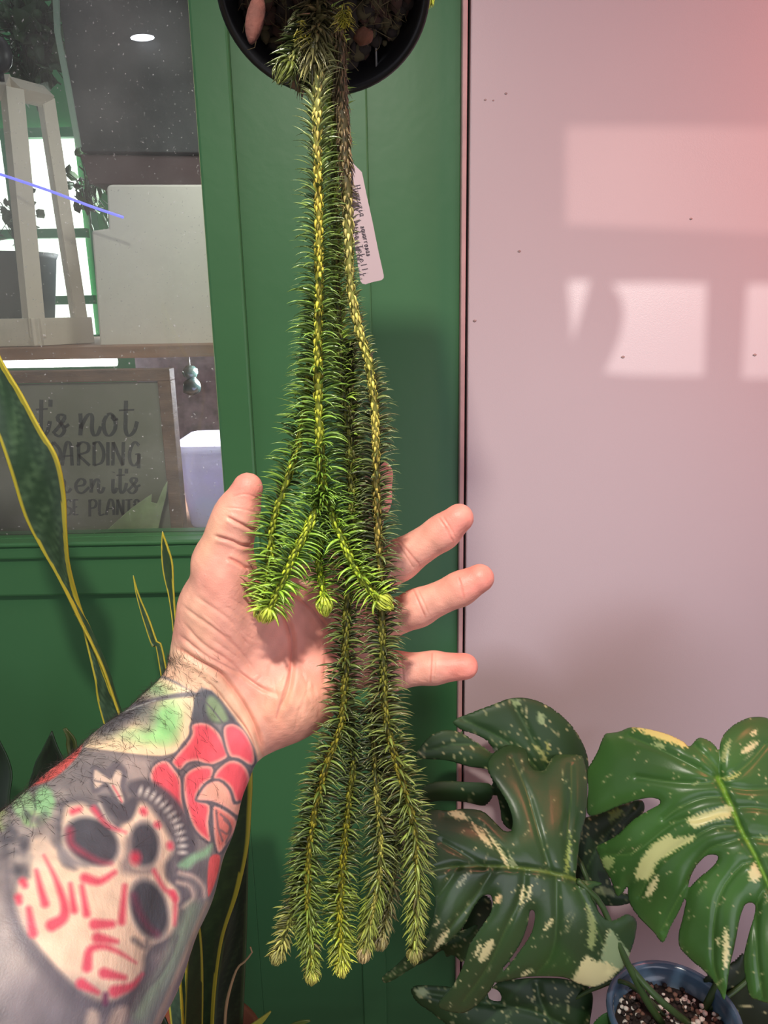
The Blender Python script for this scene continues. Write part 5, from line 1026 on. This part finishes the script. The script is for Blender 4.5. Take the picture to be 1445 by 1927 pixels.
for l in ([(930, 830), (1000, 850), (1050, 900), (1060, 960)], [(920, 880), (980, 900), (1000, 960), (950, 1010)]): c.line(C_(l), 6, INK, 5, .9); c.line(C_([(a+10, b+10) for a, b in l]), 4, (206, 180, 166), 5, .8)
c.poly(C_([(930, 800), (990, 750), (1060, 720), (1110, 690), (1090, 750), (1030, 780), (980, 820)]), (136, 176, 140), 6, .9)
# red drops
for l, w, w2 in (([(445, 868), (520, 885), (600, 838)], 8, 4), ([(190, 830), (212, 920), (235, 1000)], 2, 8), ([(368, 900), (388, 1035)], 2, 7), ([(428, 912), (452, 1055)], 3, 7), ([(652, 910), (636, 1095)], 3, 7), ([(495, 1110), (585, 1108)], 9, 7), ([(510, 1180), (610, 1200)], 9, 4),
                 ([(455, 1335), (470, 1245), (540, 1225), (620, 1255), (710, 1310)], 8, 1), ([(545, 1365), (650, 1388)], 9, 5), ([(600, 1460), (690, 1430), (745, 1370)], 10, 2), ([(425, 1420), (510, 1465)], 9, 4), ([(150, 1030), (172, 1155)], 4, 9), ([(270, 1115), (330, 1075), (335, 1000), (285, 860), (230, 750)], 10, 1),
                 ([(118, 885), (130, 905)], 6, 6), ([(95, 970), (100, 990)], 6, 6), ([(380, 520), (415, 508)], 5, 5), ([(750, 518), (754, 524)], 6, 6), ([(822, 590), (826, 594)], 5, 5), ([(888, 695), (890, 704)], 5, 6), ([(490, 505), (560, 590), (655, 628)], 4, 1.5), ([(805, 830), (860, 925), (912, 960), (915, 1110)], 2, 3), ([(900, 950), (915, 975)], 5, 5)):
    l = C_(l); c.line(l, w+1.2, DRP, 6, .88, w2=w2)
c.line(C_([(552, 1480), (550, 1520)]), 5, (120, 62, 92), 6, .9)
# green leaf on the right flank
GLf = B_([(1020,560),(1080,470),(1160,430),(1175,470),(1110,620),(1050,750),(980,910),(900,1080),(860,1200),(740,1200),(760,1060),(820,950),(900,860),(960,750),(1000,650)])
c.poly(GLf, (122, 124, 124), 8); c.line(B_([(1090, 480), (1030, 620), (960, 800), (860, 960), (790, 1080)]), 8, (136, 158, 130), 18, .8); c.line(B_([(1005, 640), (960, 760), (900, 860), (820, 950), (760, 1060)]), 1.6, INK, 5, .8); c.line(B_([(1170, 450), (1100, 620), (980, 910), (860, 1180)]), 3, (190, 160, 140), 6, .8)
c.poly(B_([(640, 1060), (720, 1040), (700, 1135), (640, 1200), (600, 1200)]), (206, 182, 164), 8, .8); c.poly(B_([(500, 1060), (560, 1075), (550, 1200), (480, 1200)]), (206, 182, 164), 8, .8)
c.sf = 1.0
# fine skin tone variation
rg = np.random.default_rng(5); kk = rg.normal(size=(8, 3))*420; ph = rg.uniform(0, 6, 8); c.c *= (1+.012*np.sin(co@kk.T+ph).sum(1))[:, None]
me.vertices.foreach_set('co', co2.astype(np.float32).ravel()); me.update(); me.polygons.foreach_set('use_smooth', [True]*len(me.polygons)); set_col(me, c.c)
me.materials.clear(); me.materials.append(mat('skin', attr='col', rough=0.46, spec=0.4, sss=0.08, bump=0.25, bscale=1100))
person = bpy.data.objects.new('person', me); COL.objects.link(person)
tag(person, "person's left forearm and open palm reaching in from lower left, tattooed with skull and rose", 'person')
# arm hair
rg = np.random.default_rng(41); sel = np.nonzero((x > -20) & (x < 420) & (y > 1240) & (y < 1600) & (front > .08))[0]
up = (x[sel]-0)*.0+1; dedge = (y[sel]-(1510-(x[sel])*.83)); pr = np.exp(-np.clip(dedge, 0, None)/55)+.05; pr = pr/pr.sum()
hs = rg.choice(sel, 1500, replace=False, p=pr); axis = P(80, 1560, .36)-P(420, 1260, .40); axis /= np.linalg.norm(axis); mbv = []; mbf = []; off = 0
for i in hs:
    n_ = no[i]; d0 = axis*-.2+np.array((-.5, 0, .55))+rg.normal(size=3)*.45; d0 -= n_*(d0@n_); d0 /= np.linalg.norm(d0); L_ = rg.uniform(.004, .010); lift = rg.uniform(.15, .6); bend = rg.normal(size=3)*.35
    p = [co2[i]-n_*.0003]
    for k in range(4): dd = d0+n_*(lift*(1-k*.3))+bend*k*.25; dd /= np.linalg.norm(dd); p.append(p[-1]+dd*L_/4)
    v_, f_ = tube_arr(p, [.00007, .00007, .00006, .00005, .00002], 3, False); mbv.append(v_); mbf += [tuple(a+off for a in q) for q in f_]; off += len(v_)
ha = mobj('arm_hair', np.concatenate(mbv), mbf, mat('dark_hair', (44, 34, 30), .5), person); ha['kind'] = 'stuff'

# ================================================================== put every thing's origin at its base
bpy.context.view_layer.update()
for r in [o for o in list(COL.objects) if o.parent is None and o.type in ('MESH', 'EMPTY')]:
    fam = [r]+list(r.children_recursive); pts = []
    for o in fam:
        if o.type == 'MESH' and len(o.data.vertices):
            bb = [o.matrix_world @ Vector(b) for b in o.bound_box]; pts += bb
    if not pts or r.location.length > 1e-6: continue
    c_ = Vector(((min(p.x for p in pts)+max(p.x for p in pts))/2, (min(p.y for p in pts)+max(p.y for p in pts))/2, min(p.z for p in pts)))
    if r.type == 'MESH': r.data.transform(Matrix.Translation(-c_))
    r.location = c_
    for ch in r.children: ch.matrix_parent_inverse = Matrix.Translation(-c_)
